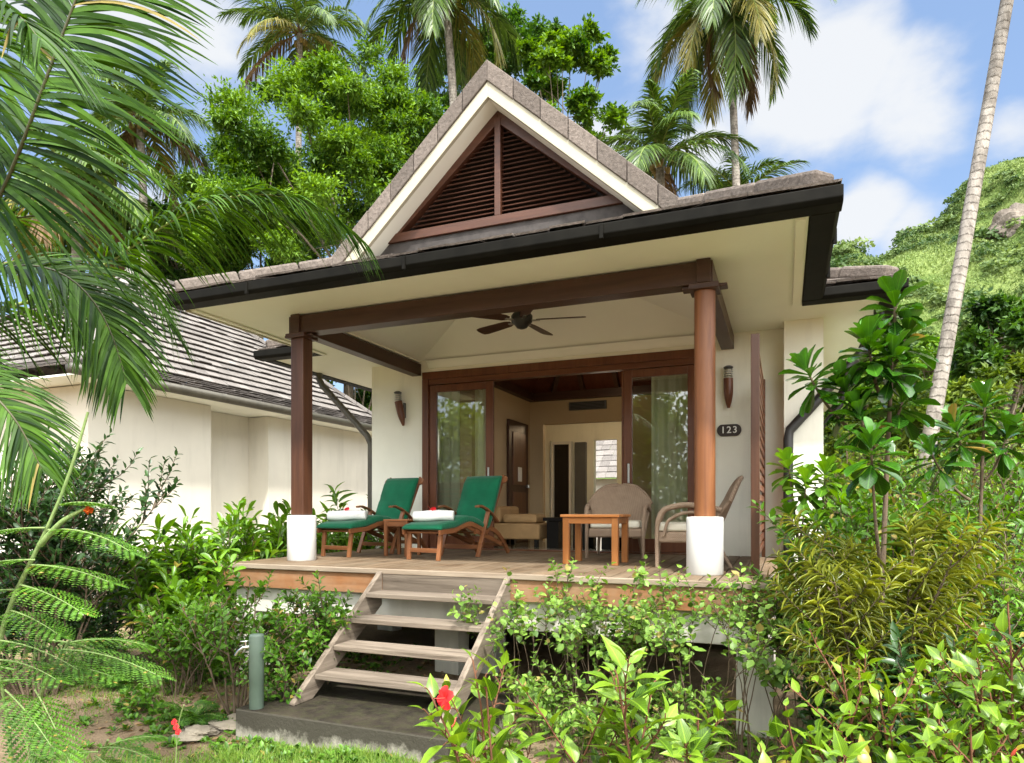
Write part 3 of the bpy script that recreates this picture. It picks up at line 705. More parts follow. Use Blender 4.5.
for sg in (-1, 1): tiled(s, (GX + sg * 2.0, 6.81 if sg > 0 else 12.5, GZ - SL * 2.0 - .06), (GX + sg * 2.0, 12.5 if sg > 0 else 6.81, GZ - SL * 2.0 - .06), (GX, 12.5 if sg > 0 else 6.81, GZ - .06), (GX, 6.81 if sg > 0 else 12.5, GZ - .06), 8, .3, .03, RNG)
s.build('gable_roof', M['tile'], gab)
h = MB(); cap_row(h, (GX, 6.82, GZ - .05), (GX, 12.4, GZ - .05), .16, .05, .4, RNG); h.build('ridge_cap', M['tile'], gab, bevel=.01)
MB().prism([(GX - 1.9, 4.75), (GX + 1.9, 4.75), (GX, GZ - .09)], 1, 12.42, 12.48).build('rear_gable_wall', M['soffit'], gab)
ly = 6.62; zb = 4.86; zt = GZ - .380; hwid = (zt - zb) / SL
MB().prism([(GX - hwid - .25, zb - .25), (GX + hwid + .25, zb - .25), (GX, zt - .01)], 1, ly + .09, ly + .12).build('louvre_backing', M['dark'], gab)
MB().box(GX - hwid - .22, GX + hwid + .22, ly + .0, ly + .085, zb - .30, zb - .002).build('gable_flashing', M['flash'], gab)
f = MB(); f.box(GX - hwid - .02, GX + hwid + .02, ly - .03, ly + .085, zb, zb + .10); f.box(GX - .035, GX + .035, ly - .022, ly + .085, zb + .102, zt - .08)
for sg in (-1, 1):
    xo = hwid; xi = hwid - .145
    f.prism([(GX, zt), (GX + sg * xo, zb + .101), (GX + sg * xi, zb + .101), (GX, zt - .132)][::sg], 1, ly - .015, ly + .084)
f.build('louvre_frame', M['gable_frame'], gab, bevel=.005)
for sg in (-1, 1):
    l = MB(); z = zb + .125
    while z < zt - .22:
        x1 = (zt - .085 - z) / SL
        if x1 > .06:
            a, b = sorted((GX + sg * .04, GX + sg * x1))
            l.prism([(ly + .012, z - .022), (ly + .020, z - .026), (ly + .078, z + .018), (ly + .070, z + .024)], 0, a, b, RNG.uniform(.2, .8))
        z += .049
    l.build('louvre_panel', M['louvre'], gab)
# --- sliding doors
f = MB(); f.box(-4.902, -4.80, 8.575, 8.72, 1.236, 3.70); f.box(-1.00, -.90, 8.575, 8.72, 1.236, 3.70); f.box(-4.902, -.90, 8.575, 8.72, 3.70, 3.808); f.box(-4.80, -1.00, 8.60, 8.72, 1.236, 1.255)
f.build('door_frame', M['frame_z'], B, bevel=.006)
f = MB(); f.box(-4.798, -1.002, 8.585, 8.70, 3.62, 3.698); f.build('door_head_track', M['frame_x'], B, bevel=.004)
def slider(x0, x1, y0):
    d = MB(); y1 = y0 + .05
    d.box(x0, x0 + .115, y0, y1, 1.258, 3.615); d.box(x1 - .115, x1, y0, y1, 1.258, 3.615); d.box(x0 + .115, x1 - .115, y0 + .002, y1 - .002, 3.51, 3.613); d.box(x0 + .115, x1 - .115, y0 + .002, y1 - .002, 1.26, 1.43)
    o = d.build('sliding_door', M['frame_z'], B, bevel=.005)
    MB().box(x0 + .11, x1 - .11, y0 + .02, y0 + .026, 1.425, 3.515).build('pane', M['glass'], o)
    return o
dl = slider(-4.795, -3.78, 8.605); dr = slider(-1.935, -1.005, 8.605)
MB().box(-1.955, -1.936, 8.60, 8.665, 1.26, 3.61).build('edge_strip', M['frame_z'], dr)
MB().box(-3.86, -3.835, 8.585, 8.603, 2.15, 2.40).build('handle', M['steel'], dl, bevel=.004)
MB().box(-1.875, -1.85, 8.585, 8.603, 2.15, 2.40).build('handle', M['steel'], dr, bevel=.004)
# --- deck
d = MB(); x = -5.52; xi = 0
while x < -.07:
    x1 = min(x + .134, -.066); d.box(x, x1, 5.452, 8.598, D - .03 + RNG.normal(0, .0012), D, RNG.uniform(0, 1)); x += .144
deck = d.build('deck', M['deck'], B, bevel=.004)
MB().box(-5.53, -.06, 5.40, 5.450, D - .045, D + .003).build('edge_board', M['edge'], deck, bevel=.006)
MB().box(-5.50, -.08, 5.425, 5.46, D - .235, D - .047).build('fascia_board', M['fascia'], deck)
MB().box(-.1, -.066, 5.46, 8.27, D - .235, D - .035).build('fascia_board', M['fascia'], deck)
MB().box(-5.50, -5.465, 5.46, 8.59, D - .235, D - .035).build('fascia_board', M['fascia'], deck)
for y in (5.9, 6.5, 7.1, 7.7, 8.3): MB().box(-5.46, -.11, y, y + .05, D - .2, D - .036).build('joist', M['dark'], deck)
a = MB(); a.box(-5.40, -.12, 5.50, 5.72, .74, D - .24); a.box(-5.40, -5.2, 5.73, 8.59, .74, D - .24); a.box(-.32, -.12, 5.73, 8.59, .74, D - .24)
a.build('deck_apron', M['apron'], B, bevel=.006)
for x, y, wd in ((-.345, 5.48, .27), (-5.42, 5.48, .27), (-3.42, 6.25, .28), (-2.98, 6.45, .18), (-.34, 8.2, .25), (-5.42, 8.2, .25)):
    MB().box(x, x + wd, y, y + .26, .02, .738).build('pillar', M['apron'], B, bevel=.008)
# --- steps
stair = bpy.data.objects.new('staircase', None); COL.objects.link(stair); stair.parent = B
TZ = [1.048, .856, .664, .472]; rise = .192; run = .238; SX0, SX1 = -3.565, -2.205
def fy(z): return 5.385 - (D - z) / rise * run
for x, sg in ((SX0, 1), (SX1 - .052, 1)):
    MB().prism([(5.398, D - .015), (fy(.285) - .03, .30), (fy(.285) - .03, .281), (fy(.285) + .19, .281), (5.398, D - .33)], 0, x, x + .052, .6).build('stringer', M['grey_y'], stair, bevel=.006)
for i, z in enumerate(TZ):
    y = fy(z) - .02
    t = MB(); t.box(SX0 + .053, SX1 - .053, y, y + .27, z - .042, z, .35 + .18 * (i % 3)); t.build('tread', M['grey_x'], stair, bevel=.006)
MB().box(SX0 + .053, SX1 - .053, 5.400, 5.423, D - .215, D - .047).build('riser', M['grey_x'], stair)
# --- downpipes
def pipe(name, pts, rr, mt, par=B): return MB().tube(pts, rr, 10).build(name, mt, par, True)
pipe('downpipe', [(.045, 8.19, .1), (.045, 8.19, 2.60), (.06, 8.19, 2.70), (.86, 8.19, 3.60), (.95, 8.19, 3.75), (.95, 8.19, 3.97)], .055, M['blackpipe'])
pipe('downpipe', [(-6.80, 8.66, 3.97), (-6.80, 8.66, 3.86), (-6.74, 8.66, 3.76), (-5.90, 8.66, 2.93), (-5.84, 8.66, 2.80), (-5.84, 8.66, .2)], .05, M['pipe'])
pipe('downpipe', [(1.0, 13.5, 3.97), (.95, 13.5, 3.7), (.55, 13.5, 3.2), (.48, 13.5, 3.0), (.48, 13.5, .2)], .05, M['blackpipe'])
# --- room behind the doors
rm = MB()
rm.box(-4.40, -4.20, 8.802, 11.2, 1.24, 4.1); rm.box(-.80, -.65, 8.802, 14.398, 1.24, 4.1)
rm.box(-4.40, -3.955, 11.2, 11.32, 1.24, 4.1); rm.box(-3.955, -2.50, 11.2, 11.32, 3.315, 4.1); rm.box(-2.50, -.801, 11.2, 11.32, 1.24, 4.1)
rm.box(-5.2, -5.1, 11.32, 14.398, 1.24, 4.0); rm.box(-5.2, -4.40, 11.2, 11.32, 1.24, 4.0)
IW = paint('room_wall_paint', (.50, .38, .23), .7, .05, 1.2, .1, 60, .25)
rm.build('interior_wall', IW, B)
MB().box(-5.1, -.80, 8.725, 14.398, 1.20, 1.238).build('interior_floor', M['floor_tile'], B)
MB().box(-5.1, -.80, 11.33, 14.398, 3.72, 3.80).build('hall_ceiling', M['soffit'], B)
rc = MB(); e = [(-4.20, 8.81, 3.86), (-.80, 8.81, 3.86), (-.80, 11.2, 3.86), (-4.20, 11.2, 3.86)]; hh = [(-3.2, 9.7, 4.75), (-1.95, 9.7, 4.75), (-1.95, 10.3, 4.75), (-3.2, 10.3, 4.75)]
rc.add(e + hh, [(0, 1, 5, 4), (1, 2, 6, 5), (2, 3, 7, 6), (3, 0, 4, 7), (4, 5, 6, 7)])
ceil = rc.build('interior_ceiling', M['ceil_red'], B)
rb = MB(); rb.box(-4.19, -.81, 11.08, 11.195, 3.72, 3.86); rb.box(-4.195, -4.09, 8.81, 11.08, 3.72, 3.86); rb.box(-.91, -.805, 8.81, 11.08, 3.72, 3.86)
for x in (-3.75, -3.2, -2.6, -1.95, -1.4): rb.bar((x, 11.15, 3.86), (max(-3.2, min(-1.95, x)), 10.3, 4.74), .07, .12)
rb.build('rafter', M['beam_x'], ceil)
dd = MB(); dd.box(-4.195, -4.15, 10.10, 10.98, 1.24, 3.29); idoor = dd.build('interior_door', M['beam_z'], B, bevel=.004)
for z0, z1 in ((1.45, 2.1), (2.22, 3.1)): MB().box(-4.149, -4.135, 10.24, 10.84, z0, z1).build('door_panel', M['frame_z'], idoor, bevel=.006)
MB().box(-4.134, -4.128, 10.45, 10.62, 2.28, 2.52).build('notice_card', M['towel'], idoor)
MB().box(-4.149, -4.10, 10.88, 10.94, 2.18, 2.24).build('handle', M['steel'], idoor, bevel=.01)
av = MB().box(-3.46, -2.80, 11.15, 11.198, 3.53, 3.67).build('air_vent', M['vent'], B, bevel=.005)
for i in range(5): MB().box(-3.43, -2.83, 11.135, 11.149, 3.545 + i * .024, 3.553 + i * .024).build('vent_slat', M['dark'], av)
hd = MB(); hd.box(-4.86, -4.80, 14.30, 14.397, 1.24, 3.33); hd.box(-4.44, -4.38, 14.30, 14.397, 1.24, 3.33); hd.box(-4.80, -4.44, 14.30, 14.397, 3.27, 3.33)
hd.build('hall_door_frame', M['whitebase'], B)
MB().box(-4.80, -4.44, 14.36, 14.395, 1.45, 3.268).build('hall_door', M['black_lacquer'], B)
MB().box(-4.80, -4.44, 14.35, 14.396, 1.24, 1.45).build('kick_plate', M['steel'], B)
MB().box(-4.30, -4.05, 14.28, 14.397, 1.24, 3.3).build('wardrobe_panel', M['vent'], B, bevel=.005)
lampm = emit('lamp_glow', (1.0, .80, .52), 8.0)
for x, y in ((-3.85, 12.0), (-3.2, 12.6), (-2.95, 13.4)):
    MB().lathe((x, y, 3.70), [(.07, 0), (.07, .015), (.05, .018)], 14).build('downlight', lampm, B)

# =================================================================== things on the house
def wall_lamp(x, label, tilt=0.0):
    o = thing('wall_lamp', label, 'wall lamp', (x, 8.6, 3.02), 0, 'torch shaped wall lamps')
    b = MB(); n = 14; P = []; R = []
    for i in range(n):
        u = i / (n - 1); P.append((tilt * u, -.055 - .03 * u, .02 + .36 * u)); R.append(.012 + .044 * math.sin(min(1, u * 1.6 + .05) * math.pi / 2))
    b.tube(P, R, 14); b.build('torch_body', M['frame_z'], o, True, world=False)
    c = MB()
    for i in range(4): c.lathe((tilt * 1.05, -.088, .395 + i * .028), [(.05, 0), (.058, .004), (.05, .010)], 16)
    c.build('slat_ring', M['steel'], o, False, world=False)
    MB().lathe((tilt * 1.05, -.088, .382), [(.034, 0), (.034, .11)], 12).build('lamp_glass', M['cream_cushion'], o, True, world=False)
    MB().lathe((tilt * 1.08, -.088, .50), [(.056, 0), (.058, .012), (.03, .028)], 16).build('cap', M['vent'], o, True, world=False)
    MB().box(-.012, .012, -.05, 0, .14, .36).build('bracket', M['vent'], o, world=False, bevel=.004)
    return o
wall_lamp(-5.195, 'wooden torch lamp on the wall left of the sliding doors', -.07)
wall_lamp(-.625, 'wooden torch lamp on the wall above the number plate', 0.0)

pl = thing('number_plate', 'dark oval plate reading 123 on the cream wall', 'house number', (-.622, 8.597, 2.775))
pts = [(.065 * math.cos(a) + (.078 if math.cos(a) > 0 else -.078), .072 * math.sin(a)) for a in np.linspace(0, 2 * math.pi, 40, endpoint=False)]
MB().prism(pts, 1, -.022, -.002).build('plate', paint('dark_plate', (.035, .022, .018), .35, .1), pl, bevel=.003, world=False)
def lettering(txt, size, mt, par, loc):
    for i, ch in enumerate(txt):
        cu = bpy.data.curves.new('digit', 'FONT'); cu.body = ch; cu.size = size; cu.extrude = .003; cu.align_x = 'CENTER'; cu.align_y = 'CENTER'; cu.offset = .0012
        t = bpy.data.objects.new('digit', cu); COL.objects.link(t)
        me = bpy.data.meshes.new_from_object(t.evaluated_get(bpy.context.evaluated_depsgraph_get())); bpy.data.objects.remove(t)
        me.materials.clear(); me.materials.append(mt); o = bpy.data.objects.new('digit', me); COL.objects.link(o); o.parent = par
        o.location = (loc[0] + (i - (len(txt) - 1) / 2) * size * .60, loc[1], loc[2]); o.rotation_euler = (rad(90), 0, 0)
bpy.context.view_layer.update()
lettering('123', .115, paint('digit_paint', (.80, .80, .76), .5, .02), pl, (0, -.026, 0))

fan = thing('ceiling_fan', 'dark five bladed ceiling fan hanging under the porch ceiling', 'ceiling fan', (-2.82, 7.25, 4.0))
FM = M['beam_x']; BK = M['blackpipe']
MB().lathe((0, 0, 0), [(.02, -.10), (.06, -.085), (.085, -.05), (.12, -.02), (.125, .05), (.10, .085), (.04, .10)], 24).build('motor', BK, fan, True, world=False)
MB().lathe((0, 0, 0), [(.016, .09), (.016, .46), (.07, .48), (.07, .52)], 14).build('rod', BK, fan, True, world=False)
for i in range(5):
    a = rad(12 + 72 * i); u = np.array([math.cos(a), math.sin(a), 0]); v = np.array([-math.sin(a), math.cos(a), .22]); bl = MB()
    ts = [.17, .23, .44, .66, .725, .74]; ws = [.035, .06, .072, .08, .066, .03]
    top = [u * t + v * wd for t, wd in zip(ts, ws)] + [u * t - v * wd for t, wd in zip(ts[::-1], ws[::-1])]
    n = len(top); V = top + [p + np.array([0, 0, .008]) for p in top]
    bl.add(V, [tuple(range(n))[::-1], tuple(range(n, 2 * n))] + [(j, (j + 1) % n, n + (j + 1) % n, n + j) for j in range(n)])
    b = bl.build('blade', FM, fan, world=False)
    MB().bar(u * .09 + np.array([0, 0, -.005]), u * .21 + np.array([0, 0, -.005]), .04, .012).build('blade_iron', M['steel'], b, world=False)

sc_ = thing('privacy_screen', 'upright timber slat screen between porch edge and cream wall', 'screen', (-.21, 6.1, D))
MB().box(-.262, -.192, 6.05, 6.12, D + .001, 3.30).build('screen_post', M['darkpost_z'], sc_, bevel=.005)
MB().box(-.247, -.207, 8.53, 8.597, D + .001, 3.36).build('screen_post', M['post_z'], sc_, bevel=.005)
sl = MB(); z = D + .16
while z < 3.25: sl.bar((-.227, 6.125, z), (-.227, 8.525, z), .02, .06, rnd=RNG.uniform(0, 1)); z += .105
sl.build('slat_panel', M['frame_y'], sc_)
MB().box(-.24, -.214, 6.122, 8.528, 3.26, 3.298).build('top_rail', M['post_y'], sc_, bevel=.004)

# --- loungers
def lounger(label, loc, rz, gl):
    o = thing('sun_lounger', label, 'sun lounger', loc, rz, 'green sun loungers on the deck')
    W = .56
    prof = [(-.06, .345), (.0, .352), (.25, .365), (.48, .425), (.60, .435), (.78, .385), (.98, .315), (1.06, .40), (1.34, .985)]
    th = .065; pt = np.array(prof)
    ts = np.linspace(0, 1, 34); cum = np.concatenate([[0], np.cumsum(np.linalg.norm(np.diff(pt, axis=0), axis=1))]); cum /= cum[-1]
    y = np.interp(ts, cum, pt[:, 0]); z = np.interp(ts, cum, pt[:, 1])
    for _ in range(2): y[1:-1] = (y[:-2] + 2 * y[1:-1] + y[2:]) / 4; z[1:-1] = (z[:-2] + 2 * z[1:-1] + z[2:]) / 4
    T = np.stack([np.gradient(y), np.gradient(z)], 1); T /= np.linalg.norm(T, axis=1)[:, None]; N = np.stack([-T[:, 1], T[:, 0]], 1)
    xs = np.array([-1, -.985, -.93, -.5, 0, .5, .93, .985, 1]) * W / 2; hs = np.array([.35, .75, 1, 1.05, 1.08, 1.05, 1, .75, .35])
    V = []; k = len(xs); n = len(ts)
    for j in range(n):
        e = min(1, .35 + .65 * min(j, n - 1 - j) / 1.5); q = 1 - .16 * (j % 5 == 2)
        for x, h in zip(xs, hs): V.append((x, y[j] + N[j, 0] * th * h * e * q, z[j] + N[j, 1] * th * h * e * q))
    for j in range(n):
        e = min(1, .35 + .65 * min(j, n - 1 - j) / 1.5)
        for x, h in zip(xs, hs): V.append((x, y[j] - N[j, 0] * .004, z[j] - N[j, 1] * .004))
    F = []; b = n * k
    for j in range(n - 1):
        for i in range(k - 1):
            a0 = j * k + i; F.append((a0, a0 + 1, a0 + k + 1, a0 + k)); F.append((b + a0, b + a0 + k, b + a0 + k + 1, b + a0 + 1))
        F.append((j * k, (j + 1) * k, b + (j + 1) * k, b + j * k)); F.append((j * k + k - 1, b + j * k + k - 1, b + (j + 1) * k + k - 1, (j + 1) * k + k - 1))
    for j in (0, n - 1):
        for i in range(k - 1):
            a0 = j * k + i; F.append((a0, b + a0, b + a0 + 1, a0 + 1) if j == 0 else (a0, a0 + 1, b + a0 + 1, b + a0))
    c = MB().add(V, F).build('cushion', M['canvas'], o, True, world=False)
    wd = M['teak_y']; fr = MB()
    for sg in (-1, 1):
        x = sg * .265
        for a0, a1 in zip(prof[:-1], prof[1:]):
            dz = -.035
            if a1[0] > 1.0: continue
            fr.bar((x, a0[0], a0[1] + dz), (x, a1[0], a1[1] + dz), .028, .055)
        fr.bar((x, .98, .29), (x, 1.40, 1.0), .028, .045)
        fr.bar((sg * .235, .55, .375), (sg * .235, 1.38, .13), .026, .055)
    for yy, zz in ((.02, .31), (.28, .325), (.52, .385), (.80, .345), (.96, .28)): fr.bar((-.25, yy, zz), (.25, yy, zz), .05, .022)
    for i in range(8): fr.bar((-.25, 1.06 + i * .043, .40 + i * .075), (.25, 1.06 + i * .043, .40 + i * .075), .045, .015, up=(0, -.8, .5))
    fr.build('frame', wd, o, bevel=.004, world=False)
    hb = MB(); hb.prism([(-.30 - .045 * math.cos(a), .05 * math.sin(a)) for a in np.linspace(-math.pi / 2, math.pi / 2, 9)] + [(.30 + .045 * math.cos(a), .05 * math.sin(a)) for a in np.linspace(math.pi / 2, -math.pi / 2, 9)], 1, -.012, .012)
    h = hb.build('headboard', M['teak_x'], o, bevel=.004, world=False); h.location = (0, 1.362, .945); h.rotation_euler = (rad(-30), 0, 0)
    for sg in (-1, 1):
        x = sg * .285
        MB().bar((sg * .225, .03, .31), (sg * .215, -.01, .0), .034, .05, up=(1, 0, 0)).build('leg', M['teak_z'], o, bevel=.004, world=False)
        MB().bar((x, .72, .0), (x, .98, .555), .030, .055, up=(1, 0, 0)).build('leg', M['teak_z'], o, bevel=.004, world=False)
        l = MB(); t = np.linspace(0, 1, 8); q = [(sg * .25, .70 + .85 * u, .30 - .10 * u - .20 * u ** 3 + .10 * math.sin(u * 3)) for u in t]
        for a0, a1 in zip(q[:-1], q[1:]): l.bar(a0, a1, .028, .055)
        l.build('leg', M['teak_y'], o, world=False)
        ar = MB(); ap = [(x, .70, .60), (x, .78, .61), (x, .92, .575), (x, 1.06, .51), (x, 1.20, .41)]
        for a0, a1 in zip(ap[:-1], ap[1:]): ar.bar(a0, a1, .062, .024)
        ar.build('armrest', M['teak_y'], o, bevel=.006, world=False)
    for x_, y_, z_ in ((.215, .0, .11), (.27, .78, .12), (.25, 1.44, .12)): MB().bar((-x_, y_, z_), (x_, y_, z_), .022, .048).build('stretcher', M['teak_x'], o, bevel=.003, world=False)
    return o
LA = lounger('sun lounger nearest the left porch post, with bright green cushion', (-4.95, 6.62, D), rad(-6), 0); LA.scale = (.94, .97, 1)
LB = lounger('sun lounger in front of the left glass door, beside the doorway', (-3.72, 6.55, D), rad(-7), 1); LB.scale = (.94, .97, 1)

def towel(label, par, flabel):
    Mx = Matrix.Rotation(par.rotation_euler.z, 4, 'Z'); L = Vector(par.location)
    c = L + Mx @ Vector((-.02, .22, .432))
    o = MB(); rng = np.random.default_rng(5 if 'left' in label else 6); n, k = 28, 26; V = []
    for i in range(k):
        u = i / (k - 1); x = (u - .5) * .46; e = 1 - .10 * (abs(u - .5) * 2) ** 6
        for j in range(n):
            a = 2 * math.pi * j / n; ca, sa = math.cos(a), math.sin(a)
            ry, rz = .095, .062; p = 2.6
            q = (abs(ca) ** p + abs(sa) ** p) ** (-1 / p)
            V.append((x, ca * q * ry * e, .062 + sa * q * rz * e + .004 * math.sin(9 * u + 2 * a) - .006 * (abs(math.sin(a * 1.0)) < .06)))
    F = [(i * n + j, i * n + (j + 1) % n, (i + 1) * n + (j + 1) % n, (i + 1) * n + j) for i in range(k - 1) for j in range(n)] + [tuple(range(n))[::-1], tuple(range((k - 1) * n, k * n))]
    V = [tuple(Matrix.Rotation(rad(28), 3, 'Z') @ Vector(v)) for v in V]
    t = o.add(V, F).build('towel', M['towel'], None, True); t.location = c; t.rotation_euler = (rad(3), 0, par.rotation_euler.z)
    tag(t, label, 'towel', 'rolled towels on the loungers')
    fl = flower('red_flower', flabel, np.array(c) + np.array([-.02, -.02, .125]), (-.35, -.6, .75), .062)
    return t

def flower_mesh(mb, pm, c, d, size, rng, n=5, seg=5):
    c = np.array(c, float); d = unit(d); ref = unit(np.cross(d, (0.3, .2, .9))); r2 = np.cross(d, ref)
    for i in range(n):
        a = i * 2 * math.pi / n + rng.uniform(-.1, .1); R = ref * math.cos(a) + r2 * math.sin(a); S = np.cross(d, R)
        V = []
        for j in range(seg + 1):
            u = j / seg; w = size * .52 * math.sin(math.pi * (.10 + .80 * u)) ** .8
            ctr = c + R * size * (.05 + u * .95) + d * size * (.30 * u - .45 * u ** 3)
            for kx in (-1, -.5, 0, .5, 1): V.append(ctr + S * kx * w + d * size * (.10 * kx * kx + .035 * math.sin(5 * u + 4 * kx + i)))
        F = [(j * 5 + k, j * 5 + k + 1, j * 5 + k + 6, j * 5 + k + 5) for j in range(seg) for k in range(4)]
        mb.add(V, F, [(0, 0, rng.uniform(.2, .9))] * len(V))
    pm.tube([c, c + d * size * .7, c + d * size * 1.15], [size * .03, size * .025, size * .02], 5)

def flower(name, label, c, d, size, group='red hibiscus flowers on the towels'):
    rng = np.random.default_rng(int(abs(c[0]) * 1000)); o = thing(name, label, 'flower', c, 0, group); mb = MB(); pm = MB()
    flower_mesh(mb, pm, c, d, size, rng); mb.build('petals', M['petal'], o, True); pm.build('stamen', M['petal_pink'], o, True)
    return o
towel('rolled white towel on the left lounger beside the porch post', LA, 'red hibiscus on the towel of the lounger by the left post')
towel('rolled white towel on the lounger before the glass door', LB, 'red hibiscus on the towel of the lounger before the door')

st = thing('side_table', 'small slatted side table wedged between the two sun loungers', 'side table', (-4.36, 7.15, D))
for i in range(5): pass
t = MB()
for i in range(5): t.box(-.17, .17, -.17 + i * .07, -.115 + i * .07, .425, .447, RNG.uniform(0, 1))
t.build('table_top', M['teak_x'], st, bevel=.004, world=False)
a = MB(); a.box(-.15, .15, -.16, -.14, .36, .423); a.box(-.15, .15, .15, .17, .36, .423); a.build('apron', M['teak_x'], st, bevel=.003, world=False)
for x in (-.165, .125):
    for y in (-.165, .135): MB().box(x, x + .04, y, y + .04, 0, .423).build('leg', M['teak_z'], st, bevel=.004, world=False)

ct = thing('coffee_table', 'small orange teak table in front of the wicker chairs', 'table', (-1.835, 6.88, D))
t = MB()
for i in range(6): t.box(-.31, .31, -.275 + i * .092, -.187 + i * .092, .488, .515, RNG.uniform(.3, .9))
t.build('table_top', M['orange_x'], ct, bevel=.004, world=False)
a = MB(); a.box(-.26, .26, -.245, -.222, .42, .486); a.box(-.26, .26, .222, .245, .42, .486); a.box(-.282, -.26, -.22, .22, .42, .486); a.box(.26, .282, -.22, .22, .42, .486); a.build('apron', M['orange_x'], ct, bevel=.003, world=False)
for x in (-.29, .225):
    for y in (-.255, .19): MB().box(x, x + .065, y, y + .065, 0, .486).build('leg', M['orange_z'], ct, bevel=.005, world=False)

def wicker_chair(label, loc, rz):
    o = thing('wicker_armchair', label, 'armchair', loc, rz, 'woven wicker armchairs on the porch')
    Wk = M['wicker']; NU, NV = 25, 14; V = []
    for j in range(NV):
        v = j / (NV - 1)
        for i in range(NU):
            u = -1 + 2 * i / (NU - 1); h = .58 * (1 - .42 * abs(u) ** 3.2)
            x = u * (.33 + .06 * v); yy = .27 + .24 * v - .16 * abs(u) ** 2.2 * (1 - .15 * v); V.append((x, yy, .30 + h * v))
    F = [(j * NU + i, j * NU + i + 1, (j + 1) * NU + i + 1, (j + 1) * NU + i) for j in range(NV - 1) for i in range(NU - 1)]
    b = MB().add(V, F).build('backrest', Wk, o, True, world=False); sm = b.modifiers.new('thick', 'SOLIDIFY'); sm.thickness = .03; sm.offset = 0
    rim = [V[(NV - 1) * NU + i] for i in range(NU)]; MB().tube(rim, .022, 8).build('back_rim', Wk, b, True, world=False)
    s = MB()
    pts = [(-.31, -.30), (.31, -.30), (.335, .1), (.25, .30), (-.25, .30), (-.335, .1)]
    s.prism(pts, 2, .24, .345); s.build('seat', Wk, o, bevel=.02, world=False)
    cu = MB(); q = [(-.285, -.295), (.285, -.295), (.30, .05), (.23, .27), (-.23, .27), (-.30, .05)]; cu.prism(q, 2, .347, .435)
    c = cu.build('seat_cushion', M['cream_cushion'], o, True, world=False); bv = c.modifiers.new('round', 'BEVEL'); bv.width = .03; bv.segments = 4
    for sg in (-1, 1):
        ctrl = np.array([(.325, -.30, .0), (.325, -.305, .42), (.335, -.25, .57), (.345, -.05, .615), (.352, .12, .60), (.37, .30, .56)]); t = np.linspace(0, 5, 26)
        P = np.stack([np.interp(t, np.arange(6), ctrl[:, k]) for k in range(3)], 1)
        for _ in range(3): P[1:-1] = (P[:-2] + 2 * P[1:-1] + P[2:]) / 4
        P[:, 0] *= sg; MB().tube(P, np.where(t < 1.2, .020, .028), 9).build('armrest', Wk, o, True, world=False)
        Q = np.stack([np.interp(t, np.arange(4) * 5 / 3, np.array([(.325, -.24, .30), (.33, -.20, .46), (.338, -.06, .535), (.345, .22, .545)])[:, k]) for k in range(3)], 1)
        for _ in range(4): Q[1:-1] = (Q[:-2] + 2 * Q[1:-1] + Q[2:]) / 4
        Q[:, 0] *= sg; MB().tube(Q, .017, 7).build('side_hoop', Wk, o, True, world=False)
        MB().tube([(sg * .24, .26, .30), (sg * .26, .33, .12), (sg * .27, .40, 0)], [.024, .02, .016], 8).build('leg', Wk, o, True, world=False)
    return o
c1 = gnd(617, 8.05); wicker_chair('wicker armchair facing the steps, behind the teak table', (c1[0], c1[1], D), rad(8))
wicker_chair('wicker armchair seen from its side, beside the right porch post', (-.90, 6.98, D), rad(-82))

# curtains, sofa, stool inside
def curtain(x0, x1, y, label):
    V = []; n = 60; zs = np.linspace(1.27, 3.62, 8)
    for z in zs:
        for i in range(n):
            u = i / (n - 1); V.append((x0 + (x1 - x0) * u, y + .035 * math.sin(u * (x1 - x0) * 46 + .6 * math.sin(7 * u)) * (1 - .25 * (z - 1.2) / 2.4), z))
    F = [(j * n + i, j * n + i + 1, (j + 1) * n + i + 1, (j + 1) * n + i) for j in range(7) for i in range(n - 1)]
    o = MB().add(V, F).build('curtain', M['curtain'], None, True, origin=((x0 + x1) / 2, y, 1.27)); tag(o, label, 'curtain', 'sheer curtains behind the sliding doors'); return o
curtain(-4.78, -4.0, 8.88, 'pale sheer curtain hanging behind the left glass door')
curtain(-1.62, -.86, 8.88, 'pale sheer curtain hanging behind the right glass door')
so = thing('sofa', 'tan sofa inside the room behind the right lounger', 'sofa', (-3.75, 9.75, 1.24))
MB().box(-.40, .40, -.42, .42, .12, .36).build('seat', M['sofa'], so, bevel=.03, world=False)
MB().box(-.40, -.24, -.42, .42, .362, .62).build('backrest', M['sofa'], so, bevel=.05, world=False)
cu = MB().box(-.21, .35, -.40, .05, .362, .50).build('cushion', M['sofa'], so, bevel=.05, world=False)
for x in (-.36, .30):
    for y in (-.38, .32): MB().box(x, x + .06, y, y + .06, 0, .118).build('leg', M['black_lacquer'], so, world=False)
bt = thing('low_table', 'black low table inside the doorway behind the coffee table', 'low table', (-2.72, 9.6, 1.24))
MB().box(-.55, .55, -.35, .35, .40, .45).build('table_top', M['black_lacquer'], bt, bevel=.005, world=False)
for x in (-.5, -.1, .32):
    for y in (-.32, .14): MB().box(x, x + .18, y, y + .18, 0, .398).build('leg', M['black_lacquer'], bt, bevel=.005, world=False)

